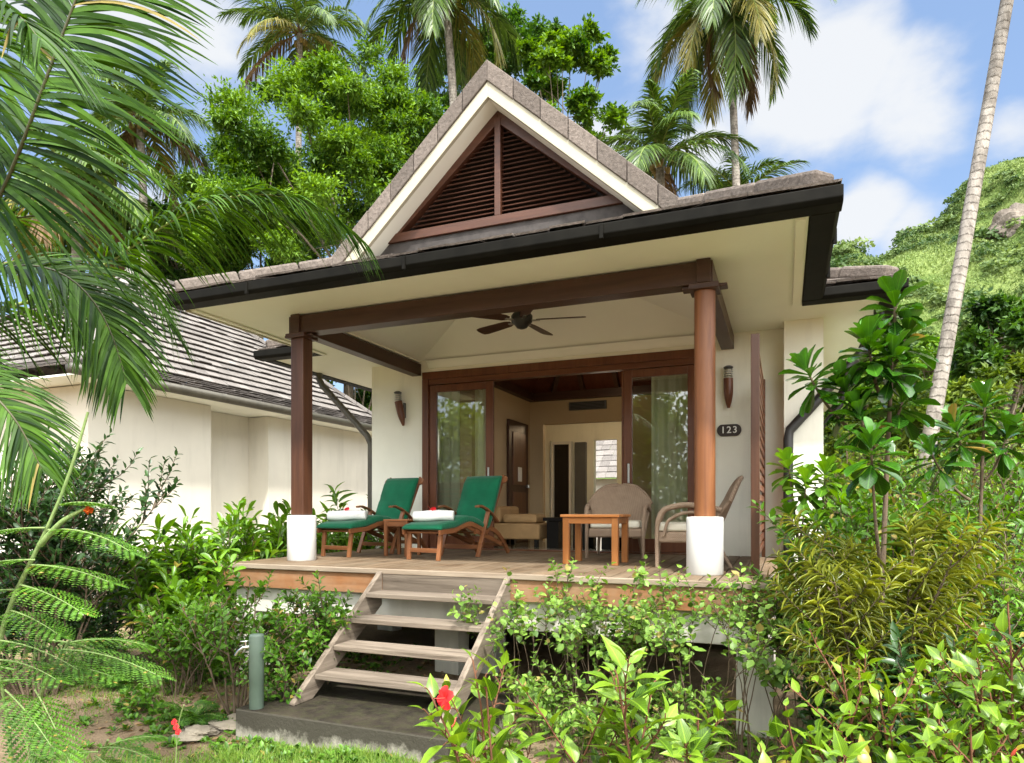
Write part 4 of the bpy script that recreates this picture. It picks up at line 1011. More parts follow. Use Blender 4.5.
# =================================================================== slab, tap, neighbour
s = MB(); s.box(-3.90, -2.07, 3.96, 5.15, -.02, .28); sb = s.build('step_slab', M['slab'], None, origin=(-3.0, 4.5, 0), bevel=.015)
tag(sb, 'mossy grey concrete slab at the foot of the timber steps', 'concrete slab')
tp = gnd(256.5, 5.15, .08)
tap = thing('standpipe', 'grey green post with a garden tap beside the slab', 'standpipe', tp)
MB().lathe((0, 0, 0), [(.054, -.03), (.054, .40), (.0555, .402), (.0555, .75), (.051, .764), (.02, .768)], 28).build('post', M['green_post'], tap, True, world=False)
t = MB(); t.tube([(-.05, -.01, .665), (-.10, -.03, .66), (-.135, -.045, .635), (-.155, -.052, .60)], [.016, .015, .013, .014], 10); t.tube([(-.085, -.02, .662), (-.085, -.02, .705)], .009, 8); t.bar((-.115, -.05, .708), (-.055, .01, .708), .014, .01)
t.build('tap', M['chrome'], tap, True, world=False)
for x, y, a, b in ((-4.15, 4.35, .30, .22), (-4.55, 4.75, .26, .2), (-4.35, 4.05, .2, .15)):
    pass

NB = thing('bungalow', 'white neighbouring villa with a pale tiled hip roof on the left', 'bungalow', (-12.5, 12, .1))
w = MB(); NX = -10.2
w.box(NX - .2, NX, 7.30, 9.75, 1.2, 3.80); w.box(NX - .75, NX - .55, 9.55, 11.45, 1.2, 3.80); w.box(NX - .549, NX - .201, 9.55, 9.74, 1.2, 3.79); w.box(NX - .549, NX - .201, 11.302, 11.45, 1.2, 3.79); w.box(NX - .2, NX, 11.30, 17.2, 1.2, 3.80)
w.box(-16.5, NX - .201, 7.301, 7.5, 1.2, 3.79); w.box(-16.5, NX - .201, 17.0, 17.199, 1.2, 3.79)
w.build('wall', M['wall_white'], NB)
MB().box(-16.4, NX + .35, 7.1, 17.2, 1.08, 1.198).build('floor_slab', M['apron'], NB, bevel=.01)
for y in (7.4, 10.5, 13.6, 16.8): MB().box(NX - .4, NX - .1, y, y + .3, 0, 1.078).build('pillar', M['apron'], NB)
MB().box(-16.2, NX - 1.2, 7.6, 16.9, .05, 1.07).build('undercroft_shade', M['dark'], NB)  # solid near-black block paints the shade of the open space below the floor
nr = MB(); ex = -9.72; y0, y1 = 6.72, 17.15; ez = 3.93; f1, f2 = .95, 3.6; m1, m2 = .42, .86
z1_ = ez + m1 * f1; z2_ = z1_ + m2 * f2
tiled(nr, (ex, y0, ez), (ex, y1, ez), (ex - f1, y1 - f1, z1_), (ex - f1, y0 + f1, z1_), 5, .33, .055, RNG)
tiled(nr, (ex - f1, y0 + f1, z1_), (ex - f1, y1 - f1, z1_), (ex - f1 - f2, y1 - f1 - f2, z2_), (ex - f1 - f2, y0 + f1 + f2, z2_), 18, .33, .062, RNG)
tiled(nr, (ex - 9.1, y0, ez), (ex, y0, ez), (ex - f1, y0 + f1, z1_), (ex - 8.15, y0 + f1, z1_), 5, .33, .055, RNG)
tiled(nr, (ex - 8.15, y0 + f1, z1_), (ex - f1, y0 + f1, z1_), (ex - f1 - f2, y0 + f1 + f2, z2_), (ex - f1 - f2, y0 + f1 + f2, z2_), 18, .33, .062, RNG)
tiled(nr, (ex, y1, ez), (ex - 9.1, y1, ez), (ex - 8.15, y1 - f1, z1_), (ex - f1, y1 - f1, z1_), 5, .33, .055, RNG)
tiled(nr, (ex - f1, y1 - f1, z1_), (ex - 8.15, y1 - f1, z1_), (ex - f1 - f2, y1 - f1 - f2, z2_), (ex - f1 - f2, y1 - f1 - f2, z2_), 18, .33, .062, RNG)
tiled(nr, (ex - 9.1, y1, ez), (ex - 9.1, y0, ez), (ex - f1 - f2, y0 + f1 + f2, z2_), (ex - f1 - f2, y1 - f1 - f2, z2_), 20, .4, .04, RNG)
nroof = nr.build('roof', M['tile_grey'], NB)
def ncap(p, q): h = MB(); cap_row(h, np.array(p) + np.array([0, 0, .06]), np.array(q) + np.array([0, 0, .06]), .2, .09, .38, RNG); h.build('hip_cap', M['tile_grey'], nroof, bevel=.015)
ncap((ex, y1, ez), (ex - f1, y1 - f1, z1_)); ncap((ex - f1, y1 - f1, z1_), (ex - f1 - f2, y1 - f1 - f2, z2_)); ncap((ex, y0, ez), (ex - f1, y0 + f1, z1_)); ncap((ex - f1, y0 + f1, z1_), (ex - f1 - f2, y0 + f1 + f2, z2_)); ncap((ex - f1 - f2, y0 + f1 + f2, z2_), (ex - f1 - f2, y1 - f1 - f2, z2_))
hg = [(ex + .12, ez + .02), (ex + .13, ez - .05), (ex + .09, ez - .115), (ex + .02, ez - .125), (ex - .02, ez - .06), (ex - .02, ez + .0)]
MB().prism(hg, 1, y0 - .1, y1 + .1).build('gutter', M['pipe'], NB, True)
MB().box(-16.2, ex - .02, y0 + .05, y1 - .05, ez - .12, ez - .09).build('soffit', M['soffit'], NB)

OB = thing('outbuilding', 'small white outbuilding with grey shingles seen through the back window', 'outbuilding', (-5.0, 20, .1))
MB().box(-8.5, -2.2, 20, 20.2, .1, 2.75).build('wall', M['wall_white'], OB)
o = MB(); tiled(o, (-8.8, 19.6, 2.75), (-2.0, 19.6, 2.75), (-3.5, 22.5, 5.0), (-7.3, 22.5, 5.0), 12, .3, .03, RNG); o.build('roof', M['tile_grey'], OB)
# =================================================================== ground, hill
R3 = np.random.default_rng(77)
def axis_(lo, hi, fine0, fine1, n):
    a = np.linspace(fine0, fine1, n); g = 1.35 ** np.arange(1, 40); s = a[1] - a[0]
    up = fine1 + np.cumsum(s * g); dn = fine0 - np.cumsum(s * g)
    return np.concatenate([dn[dn > lo][::-1], a, up[up < hi]])
xs = axis_(-900, 900, -14, 8, 150); ys = axis_(-900, 900, -2, 18, 140)
Xg, Yg = np.meshgrid(xs, ys)
def gz(x, y):
    return .075 + .022 * np.sin(2.1 * x + .7) * np.cos(1.7 * y) + .014 * np.sin(5.3 * x + 2.2 * y) + .010 * np.cos(7.1 * y - 3.7 * x)
Zg = gz(Xg, Yg); nx, ny = len(xs), len(ys)
i = np.arange(ny - 1)[:, None] * nx; j = np.arange(nx - 1)[None, :]
F = np.stack([i + j, i + j + 1, i + nx + j + 1, i + nx + j], -1).reshape(-1, 4)
g = MB().add(np.stack([Xg, Yg, Zg], -1).reshape(-1, 3), F).build('ground', M['ground'], None, True); g['kind'] = 'structure'

def hill_z(r, f):
    crest = np.clip(64 + .50 * (r - 81), 6, 140) * (1 + .05 * np.sin(r * .11) + .03 * np.sin(r * .31 + 1))
    t = np.clip((f - 48) / 122, 0, 1); up = t ** 1.15
    dn = np.clip((f - 170) / 120, 0, 1)
    return -1 + crest * up * (1 - dn * dn) + 1.6 * np.sin(r * .23 + f * .11) * t + 1.1 * np.sin(r * .41 - f * .27) * t
rr = np.linspace(-40, 330, 150); ff = np.linspace(44, 300, 110); Rg, Fg = np.meshgrid(rr, ff)
Hx = -ST * Fg + CT * Rg; Hy = CT * Fg + ST * Rg; Hz = hill_z(Rg, Fg); nx, ny = len(rr), len(ff)
i = np.arange(ny - 1)[:, None] * nx; j = np.arange(nx - 1)[None, :]
F = np.stack([i + j, i + j + 1, i + nx + j + 1, i + nx + j], -1).reshape(-1, 4)
h = MB().add(np.stack([Hx, Hy, Hz], -1).reshape(-1, 3), F).build('hill', M['hill'], None, True); h['kind'] = 'structure'
# canopy of the far wooded slope: nobody could count it
n = 4200; f = 50 + 135 * R3.uniform(0, 1, n) ** .8; r = f * R3.uniform(.38, .98, n)
patch = np.sin(r * .17 + 1.3 * np.sin(f * .09)) + np.sin(f * .15 - r * .06) + .8 * np.sin(r * .41 + f * .33); keep = R3.uniform(-1.6, 1.4, n) < patch; f = f[keep]; r = r[keep]; n = len(f); z = hill_z(r, f)
C = np.stack([-ST * f + CT * r, CT * f + ST * r, z], 1); rc = R3.uniform(.7, 2.1, n) * (.6 + f / 230) * np.where(R3.uniform(0, 1, n) < .15, 1.5, .8)
m_ = 90; d = unit(R3.normal(0, 1, (n, m_, 3))); d[..., 2] = np.abs(d[..., 2])
P = C[:, None] + d * rc[:, None, None] * np.array([1, 1, .7]) * R3.uniform(.65, 1.05, (n, m_, 1))
tone = np.clip(R3.normal(.28, .24, n), 0, .95)
lf = MB().leaves(T_DIA, P.reshape(-1, 3), unit(R3.normal(0, 1, (n * m_, 3)) * np.array([1, 1, .5])), d.reshape(-1, 3) + R3.normal(0, .35, (n * m_, 3)), np.repeat(rc, m_) * .34, np.repeat(rc, m_) * .24, np.clip(np.repeat(tone, m_) + R3.uniform(-.15, .15, n * m_), 0, 1))
n = 110000; f = 50 + 130 * R3.uniform(0, 1, n) ** .8; r = f * R3.uniform(.38, .98, n); z = hill_z(r, f)
P = np.stack([-ST * f + CT * r, CT * f + ST * r, z - .1], 1); s = R3.uniform(.25, .8, n) * (.4 + f / 200)
lf.leaves(T_DIA, P, R3.normal(0, .6, (n, 3)) + np.array([0, 0, 1.0]), R3.normal(0, 1, (n, 3)) + np.array([.4, -.9, .3]), s, s * .5, np.clip(.72 + .25 * np.sin(r * .2 + f * .13) + R3.normal(0, .15, n), 0, 1))
o = lf.build('hill_forest', M['lf_hill'], None); o['kind'] = 'stuff'
def boulder(name, label, c, sx, sy, sz, seed, cat='rock', mt='rock', group=None):
    bm = bmesh.new(); bmesh.ops.create_icosphere(bm, subdivisions=4, radius=1); rng = np.random.default_rng(seed); ph = rng.uniform(0, 6, 9)
    for v in bm.verts:
        x, y, z = v.co; k = 1 + .16 * math.sin(3 * x + ph[0]) + .14 * math.sin(4 * y + ph[1] + 2 * z) + .10 * math.sin(7 * z + ph[2] + 3 * x) + .07 * math.sin(11 * x + 9 * y + ph[3]) + .05 * math.sin(17 * z + 13 * y + ph[4])
        v.co = Vector((x * k * sx, y * k * sy, z * k * sz))
    me = bpy.data.meshes.new(name); bm.to_mesh(me); bm.free(); me.materials.append(M[mt]); me.attributes.new('lco', 'FLOAT_VECTOR', 'POINT')
    o = bpy.data.objects.new(name, me); COL.objects.link(o); o.location = tuple(float(q) for q in c)
    return tag(o, label, cat, group)
def hp(px, f, dz=0): r = (px - 512) / FOC * f; return (-ST * f + CT * r, CT * f + ST * r, float(hill_z(r, f)) + dz)
boulder('cliff_rock', 'tan granite cliff face high on the green hill, right of the palm trunk', hp(1012, 156, -2.2), 5.0, 2.6, 5.2, 3)

def flat_stone(label, px, py, sx, sy, seed):
    fw = 1.72 * FOC / (py - HOR); c = gnd(px, fw, .075); return boulder('stepping_stone', label, c, sx, sy, .035, seed, 'stone', 'pale_stone', 'flat stones beside the slab')
flat_stone('flat pale stone set in the soil just left of the slab', 232, 722, .24, .17, 11); flat_stone('smaller flat stone farther left of the slab', 196, 732, .17, .13, 12)

# =================================================================== trees and palms
tree('broadleaf_tree', 'tall bright green feathery tree behind the roof left of the gable', 'tree', gnd(352, 24, 0), at(350, 182, 24), (4.7, 4.0, 4.0), 150, 1050, .165, .066, M['lf_tree'], 21, r=.2, cl=(.7, 1.25), limbs=14, rr=.05, low=-.95)
tree('broadleaf_tree', 'bright green tree lower left of the tallest crown, over the eave', 'tree', gnd(255, 25, 0), at(262, 222, 25), (2.6, 2.6, 3.2), 74, 900, .165, .064, M['lf_tree'], 22, r=.16, cl=(.65, 1.15), limbs=10, low=-.95)
tree('broadleaf_tree', 'thin dark green tree rising just right of the gable peak', 'tree', gnd(566, 25, 0), at(566, 108, 25), (1.9, 1.8, 3.4), 34, 560, .20, .11, M['lf_tree'], 23, r=.13, cl=(.4, .85), limbs=18, rr=.0)
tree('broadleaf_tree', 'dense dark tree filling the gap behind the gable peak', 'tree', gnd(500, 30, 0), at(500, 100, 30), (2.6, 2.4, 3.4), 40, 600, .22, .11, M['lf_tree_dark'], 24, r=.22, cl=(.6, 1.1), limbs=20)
tree('broadleaf_tree', 'shaded tree seen under the left eave beyond the neighbouring roof', 'tree', gnd(355, 23, 0), at(355, 400, 23), (2.8, 2.4, 2.6), 56, 480, .20, .10, M['lf_tree'], 25, r=.14, cl=(.5, .95), limbs=10)
tree('broadleaf_tree', 'dark tree behind the neighbouring roof at the far left', 'tree', gnd(120, 26, 0), at(105, 262, 26), (3.4, 3, 2.2), 50, 560, .22, .10, M['lf_tree_dark'], 26, r=.16, cl=(.6, 1.1), limbs=10)
tree('broadleaf_tree', 'leafy tree behind the eave between left palm and bright tree', 'tree', gnd(195, 28, 0), at(195, 258, 28), (2.4, 2.4, 2.0), 40, 560, .20, .09, M['lf_tree'], 27, r=.14, cl=(.5, .95), limbs=10)
tree('broadleaf_tree', 'rounded deep green tree right of the leaning palm trunk', 'tree', gnd(1010, 15, 0), at(1012, 360, 15), (1.25, 1.3, 1.15), 36, 420, .17, .085, M['lf_tree_dark'], 28, r=.13, cl=(.35, .6), limbs=18, rr=.1)
tree('broadleaf_tree', 'pale green tree between villa eave and leaning palm trunk', 'tree', gnd(915, 27, 0), at(912, 392, 27), (2.8, 2.4, 2.0), 50, 520, .18, .09, M['lf_tree'], 29, r=.18, cl=(.5, .9), limbs=18, rr=.2)
tree('broadleaf_tree', 'yellow green low tree behind the glossy rosette shrub', 'tree', gnd(870, 17, 0), at(866, 455, 17), (1.9, 1.7, 1.5), 40, 330, .20, .10, M['lf_yellow'], 30, r=.12, cl=(.4, .7), limbs=16)
tree('broadleaf_tree', 'small tree right of the palm base with fine yellow green leaves', 'tree', gnd(985, 11, 0), at(985, 440, 11), (1.35, 1.2, 1.2), 40, 360, .12, .06, M['lf_yellow'], 31, r=.09, cl=(.3, .5), limbs=16)

palm('palm crown left of the tallest tree, its trunk hidden by leaves', gnd(300, 33, 0), at(300, 34, 33), .2, .14, 26, 4.2, 1.05, .068, 41, old=.25, dead=1, nuts=8)
palm('palm behind the gable peak with a grey trunk and hanging fronds', gnd(468, 25, 0), at(444, -14, 25), .2, .14, 26, 4.3, 1.1, .068, 42, old=.2, dead=1, nuts=6, el=(1.2, -.75), via=at(462, 150, 25))
palm('short bushy palm with upright fronds right of the gable', gnd(660, 23, 0), at(660, 158, 23), .2, .15, 20, 3.5, 1.0, .066, 43, old=.2, dead=1, nuts=10, el=(1.45, -.25))
palm('tallest palm over the right roof with yellowing hanging fronds', gnd(746, 23, 0), at(728, -4, 23), .17, .11, 26, 3.9, 1.05, .068, 44, old=.35, dead=2, nuts=8, el=(1.0, -1.0), via=at(738, 170, 23))
palm('low palm peeking over the right eave behind the tall trunk', gnd(748, 27, 0), at(742, 198, 27), .18, .14, 15, 3.0, .95, .062, 45, old=.15, dead=1, nuts=4)
palm('palm with thin crown against the sky at upper left', gnd(150, 24, 0), at(140, 122, 24), .19, .13, 18, 3.3, 1.0, .062, 46, old=.3, dead=2, nuts=6)
palm('brownish palm behind the foreground fronds at far left', gnd(80, 19, 0), at(78, 190, 19), .2, .14, 20, 3.2, 1.0, .066, 47, old=.35, dead=2, nuts=6, el=(1.2, -.5))
palm('leaning palm with a bare pale ringed trunk on the right', gnd(893, 9.2, 0), at(1064, -330, 9.6), .108, .076, 18, 3.6, 1.05, .068, 48, old=.3, dead=2, nuts=8, via=at(968, 232, 9.3), el=(1.2, -.75), nleaf=70, segs=4)

# --- the big palm whose crown is just outside the left edge
def bez(pts, n=22):
    pts = [np.array(p, float) for p in pts]; t = np.linspace(0, len(pts) - 1, n); P = np.stack([np.interp(t, np.arange(len(pts)), [p[k] for p in pts]) for k in range(3)], 1)
    for _ in range(6): P[1:-1] = (P[:-2] + 2 * P[1:-1] + P[2:]) / 4
    return P
b0 = gnd(-190, 4.0, 0); cr = at(-150, 300, 3.9)
o = thing('coconut_palm', 'big foreground palm at the left edge, long fronds sweeping over the roofs', 'palm tree', b0, 0, 'coconut palms')
MB().tube([b0, (b0 + cr) / 2 + np.array([.03, 0, 0]), cr], [.20, .15, .14], 14).build('trunk', M['palm_bark_dark'], o, True)
cam = np.array([ST, -CT, 0])
def bigfrond(pts, L, W, n, droop, up, seed, wind=(0, 0, 0), fa=(62, 28), vee=.15, r0=.014, tip=.4, mt='lf_palm', t0=.06, dark=True):
    rng = np.random.default_rng(seed); mb = MB(); rb = MB()
    frond_mesh(rng, mb, rb, bez(pts), L, W * .52, int(n * 1.7), 9, droop, vee, fa, up, r0, wind, t0=t0, tipL=tip)
    f = mb.build('frond', M[mt], o); rb.build('midrib', M['rachis'] if dark else M['rachis_green'], f, True)
bigfrond([cr, at(-40, 262, 3.3), at(2, 205, 3.15), at(38, 100, 3.05), at(72, 10, 3.0), at(110, -90, 2.95), at(165, -170, 2.95)], .70, .050, 112, .34, cam * .9 + np.array([0, 0, .35]), 1, wind=(.05, 0, -.05), fa=(86, 52), vee=-.08, tip=.6)
bigfrond([cr, at(-20, 325, 4.0), at(70, 292, 4.15), at(135, 244, 4.2), at(200, 198, 4.25), at(268, 187, 4.3), at(325, 206, 4.3), at(362, 240, 4.3)], .58, .042, 110, .62, (0, 0, 1), 2, fa=(70, 30), vee=.05, dark=False, tip=.35)
bigfrond([cr, at(-50, 290, 3.6), at(22, 258, 3.6), at(76, 276, 3.6), at(110, 322, 3.6), at(126, 380, 3.6)], .50, .036, 92, .42, cam * .55 + np.array([0, 0, .8]), 3, fa=(66, 28), tip=.4)
bigfrond([cr, at(-70, 250, 4.3), at(20, 208, 4.5), at(90, 222, 4.6), at(140, 268, 4.6), at(172, 330, 4.6)], .55, .030, 72, .5, (0, 0, 1), 5, fa=(68, 30), tip=.4)
bigfrond([cr, at(-90, 340, 3.0), at(-20, 380, 2.9), at(18, 420, 2.9), at(42, 470, 2.9)], .36, .026, 66, .45, cam * .6 + np.array([0, 0, .6]), 6, fa=(66, 30), tip=.4)
bigfrond([cr, at(-140, 200, 3.3), at(-90, 90, 2.9), at(-40, 20, 2.6), at(10, 0, 2.4), at(40, 40, 2.35)], .50, .034, 70, .5, (0, 0, 1), 7, fa=(66, 30), tip=.4)

# =================================================================== shrubs of the garden
def hib_extra(spots):
    def fn(o, ends, rng):
        mb = MB(); pm = MB()
        for c, d, s in spots: flower_mesh(mb, pm, c, d, s, rng)
        if spots:
            f = mb.build('flower', [M['petal']], o, True); pm.build('stamen', M['petal_pink'], f, True)
        bd = MB()
        P = ends[int(rng.integers(len(ends)))]; t = unit(P[-1] - P[-2] + np.array([.03, 0, 0]))
        bd.tube([P[-1], P[-1] + t * .014, P[-1] + t * .028, P[-1] + t * .042], [.002, .005, .0045, .001], 7)
        bd.build('bud', M['petal_pink'], o, True)
    return fn
def hib(label, px, fwd, top_py, spread, stems, seed, L=.13, W=.066, spots=(), lean=(0, 0), sub=3, n=14):
    b = gnd(px, fwd, .06); h = CAMZ + (HOR - top_py) / FOC * fwd - .06
    return shrub('hibiscus_bush', label, 'bush', b, h, spread, stems, M['lf_hib'], M['redstem'], T_POINT, L, W, n, sub, .38, seed, 62, .12, .0085, .28, .36, lean, 'broad leaved hibiscus bushes in front', petstem=True, jit=.09, droop=.10, extra=hib_extra(list(spots)), sub_t=(.4, .9))
hib('hibiscus bush beside the slab carrying the open red flower', 520, 2.45, 607, .42, 5, 101, spots=[(at(445, 698, 2.35), (-.35, -.85, .15), .042)], L=.135)
hib('tall hibiscus stems at bottom centre in front of the vine covered deck', 618, 2.25, 612, .30, 4, 102)
hib('low hibiscus at the very bottom between the two taller ones', 560, 1.95, 690, .30, 4, 103, L=.12)
hib('low hibiscus plant with pale buds before the right pillar', 690, 2.7, 690, .32, 4, 104, sub=2)
hib('small hibiscus sprouting in bare soil right of the pillar', 765, 2.6, 715, .26, 3, 105, sub=2)
hib('dense hibiscus bush in the bottom right corner', 935, 2.55, 610, .60, 10, 106, L=.095, W=.05, sub=5)
hib('hibiscus bush rising at the right edge, taller than its neighbour', 1035, 2.4, 565, .40, 7, 107, L=.095, W=.05, sub=5)
hib('hibiscus shoots left of the bottom right bush', 862, 2.45, 685, .32, 5, 108, L=.10, sub=3)

rng_ = np.random.default_rng(9)
bs = gnd(876, 3.95, .06); mk = lambda t: (at(*t[0]), None if t[1] is None else at(*t[1]))
tips = [((896, 296, 3.95), None), ((868, 340, 3.9), (882, 400, 3.92)), ((908, 330, 3.95), (890, 370, 3.95)), ((893, 352, 3.85), (886, 400, 3.9)), ((871, 442, 3.7), (880, 560, 3.85)), ((806, 368, 4.1), (868, 440, 3.95)), ((843, 384, 4.0), (872, 430, 3.95)), ((858, 408, 3.9), (876, 450, 3.9)), ((905, 392, 4.0), (888, 430, 3.95))]
rosette_shrub('rosette_shrub', 'tall glossy rosette shrub in front of the right eave', 'shrub', bs, [mk(t) for t in tips], M['lf_rosette'], M['twig'], .20, .092, 27, 51, .02, ang=(12, 128))
tips = [((985, 398, 4.7), None), ((955, 425, 4.6), (975, 470, 4.65)), ((1008, 430, 4.7), (985, 480, 4.7)), ((930, 450, 4.6), (970, 500, 4.65))]
rosette_shrub('rosette_shrub', 'glossy rosette shrub right of the leaning palm trunk', 'shrub', gnd(975, 4.7, .06), [mk(t) for t in tips], M['lf_rosette'], M['twig'], .22, .08, 24, 52, .018, ang=(12, 125))
tips = [((788, 462, 5.3), None), ((806, 480, 5.1), (800, 540, 5.1)), ((790, 512, 5.2), (805, 570, 5.1)), ((826, 470, 5.1), (815, 540, 5.1)), ((842, 500, 5.0), (820, 560, 5.1)), ((856, 474, 5.2), (825, 550, 5.1)), ((815, 522, 5.0), (812, 580, 5.1)), ((800, 552, 4.9), None), ((872, 515, 5.0), (830, 570, 5.1)), ((838, 545, 4.9), None)]
rosette_shrub('rosette_shrub', 'mid green rosette shrub against the downpipe beside the slat screen', 'shrub', gnd(812, 5.1, .06), [mk(t) for t in tips], M['lf_broad'], M['twig'], .18, .088, 22, 53, .016, ang=(15, 125))

def croton(label, px, fwd, top, spread, stems, seed, L=.135, W=.0125, n=46, lm='lf_croton', sub=8):
    b = gnd(px, fwd, .05); h = CAMZ + (HOR - top) / FOC * fwd - .05
    return shrub('narrow_leaved_shrub', label, 'shrub', b, h, spread, stems, M[lm], M['twig'], T_THIN, L, W, n, sub, .45, seed, 70, .15, .010, .0, .34, group='narrow leaved shrubs on the right', jit=.10, droop=.12, sub_t=(.35, 1.0))
croton('yellow green narrow leaved shrub beside the right end of the deck', 884, 3.75, 500, .44, 12, 61)
croton('narrow leaved shrub half in shade next to the right pillar', 856, 4.6, 585, .42, 7, 63)

def leafy(name, label, px, fwd, top, spread, stems, seed, L, W, lm='lf_shrub', tpl=T_OVAL, n=18, sub=5, group=None, t0=.3, r=.009, cat='shrub', stem='twig', zb=.06, ang=62, up=.15):
    b = gnd(px, fwd, zb); h = CAMZ + (HOR - top) / FOC * fwd - zb
    return shrub(name, label, cat, b, h, spread, stems, M[lm], M[stem], tpl, L, W, n, sub, t0, seed, ang, up, r, .15, .42, group=group, jit=.12, droop=.08)
# bright border plants along the left side of the deck
G1 = 'broad leaved border plants left of the deck'
leafy('border_plant', 'bright broad leaved border plant nearest the left deck corner', 225, 7.6, 505, .55, 9, 71, .24, .075, 'lf_broad', T_OBOV, 20, 3, G1)
leafy('border_plant', 'bright broad leaved border plant below the white wall, farthest left', 160, 7.3, 520, .55, 9, 72, .26, .075, 'lf_broad', T_LONG, 20, 3, G1)
leafy('border_plant', 'bright broad leaved border plant under the wall recess', 262, 8.6, 502, .6, 9, 73, .26, .08, 'lf_broad', T_OBOV, 20, 3, G1)
leafy('border_plant', 'tall bright border plant just behind the left porch post', 322, 9.5, 488, .6, 9, 74, .26, .07, 'lf_broad', T_LONG, 20, 3, G1)
leafy('border_plant', 'bright border plant behind the left lounger against the white wall', 365, 10.2, 500, .55, 8, 75, .26, .08, 'lf_broad', T_OBOV, 18, 3, G1)
leafy('border_plant', 'pale border plant low at the left deck edge', 195, 6.6, 560, .45, 8, 76, .20, .07, 'lf_broad', T_OBOV, 18, 3, G1)
leafy('border_plant', 'border plant between wall recess and left porch post', 292, 9.0, 506, .5, 8, 77, .24, .075, 'lf_broad', T_LONG, 18, 3, G1)
# small leaved bushes before the deck, left of the steps
G2 = 'small leaved bushes before the left half of the deck'
leafy('small_leaved_bush', 'small leaved bush with bare grey stems behind the standpipe', 238, 5.7, 572, .50, 9, 81, .075, .045, n=20, sub=8, group=G2, r=.012)
leafy('small_leaved_bush', 'small leaved bush against the deck beside the timber steps', 318, 5.9, 580, .42, 8, 82, .07, .042, n=20, sub=8, group=G2)
leafy('small_leaved_bush', 'small leaved bush at the left front corner of the deck', 175, 6.2, 590, .45, 7, 83, .075, .045, n=18, sub=8, group=G2)
leafy('small_leaved_bush', 'small leaved bush low between standpipe and steps', 285, 5.5, 620, .38, 7, 84, .065, .04, n=18, sub=7, group=G2)
# climbing plants on the right half of the deck front
G3 = 'scrambling vines along the deck front'
for k, (px, fw, top, lab) in enumerate(((522, 5.55, 590, 'scrambling vine rising beside the right stringer of the steps'), (575, 5.25, 588, 'scrambling vine on the deck front below the teak table'), (632, 5.0, 584, 'scrambling vine on the deck front left of the white post base'),
        (690, 4.75, 580, 'scrambling vine on the deck edge right below the white post base'), (745, 4.6, 582, 'scrambling vine climbing over the corner of the deck'), (792, 4.55, 600, 'scrambling vine spilling past the right pillar'), (600, 5.3, 620, 'low scrambling vine in the dark gap under the deck edge'))):
    b = gnd(px, fw, .05); h = CAMZ + (HOR - top + 26) / FOC * fw - .05
    shrub('scrambling_vine', lab, 'vine', b, h, .50, 9, M['lf_vine'], M['twig'], T_OVAL, .062, .050, 12, 5, .72, 90 + k, 74, .05, .0055, .3, .30, group=G3, jit=.13, sub_t=(.70, 1.0))
for k, (px, fw, top, lab) in enumerate(((545, 5.0, 655, 'low leafy growth in the gap beside the right stringer'), (625, 4.8, 650, 'low leafy growth among bare stems under the deck edge'), (680, 4.6, 660, 'low leafy growth left of the right pillar'), (585, 4.5, 690, 'low leafy growth behind the tall hibiscus stems'))):
    leafy('undergrowth_plant', lab, px, fw, top, .38, 10, 460 + k, .06, .042, 'lf_vine', T_OVAL, 13, 4, 'low leafy growth under the deck edge', .4, .005)
# dark bush at the far left, ground plants, foliage under the neighbouring villa
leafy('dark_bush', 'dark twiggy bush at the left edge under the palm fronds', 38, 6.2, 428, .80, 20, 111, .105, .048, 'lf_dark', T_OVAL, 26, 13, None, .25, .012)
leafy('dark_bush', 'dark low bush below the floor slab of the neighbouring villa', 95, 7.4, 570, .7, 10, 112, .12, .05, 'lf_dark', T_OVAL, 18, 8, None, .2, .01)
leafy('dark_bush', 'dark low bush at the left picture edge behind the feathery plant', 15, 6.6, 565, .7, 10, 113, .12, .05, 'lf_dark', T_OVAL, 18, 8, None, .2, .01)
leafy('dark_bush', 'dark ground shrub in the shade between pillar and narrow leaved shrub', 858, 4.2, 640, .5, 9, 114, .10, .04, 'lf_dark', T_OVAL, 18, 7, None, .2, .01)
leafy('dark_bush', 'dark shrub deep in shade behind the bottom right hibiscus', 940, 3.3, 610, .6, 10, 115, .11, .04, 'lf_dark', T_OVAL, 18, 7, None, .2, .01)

G5 = 'mixed bushes on the right below the hill'
for k, (px, fw, top, L, lm, lab) in enumerate(((945, 8.2, 402, .10, 'lf_shrub', 'bush hiding the foot of the leaning palm trunk'), (1005, 7.2, 430, .08, 'lf_yellow', 'yellow green bush at the right between rosette shrub and tree'), (890, 9.5, 430, .10, 'lf_yellow', 'light bush behind the tall glossy rosette shrub'),
        (985, 5.8, 478, .07, 'lf_shrub', 'fine leaved bush above the narrow leaved shrubs at right'), (920, 6.2, 470, .075, 'lf_yellow', 'yellow tinted bush behind the narrow leaved shrub'), (850, 8.8, 470, .10, 'lf_shrub', 'green bush beside the right corner of the villa wall'), (1045, 6.5, 420, .09, 'lf_shrub', 'tall bush cut by the right picture edge'))):
    leafy('garden_bush', lab, px, fw, top, .75, 11, 400 + k, L, L * .48, lm, T_OVAL, 24, 9, G5, .25, .012)
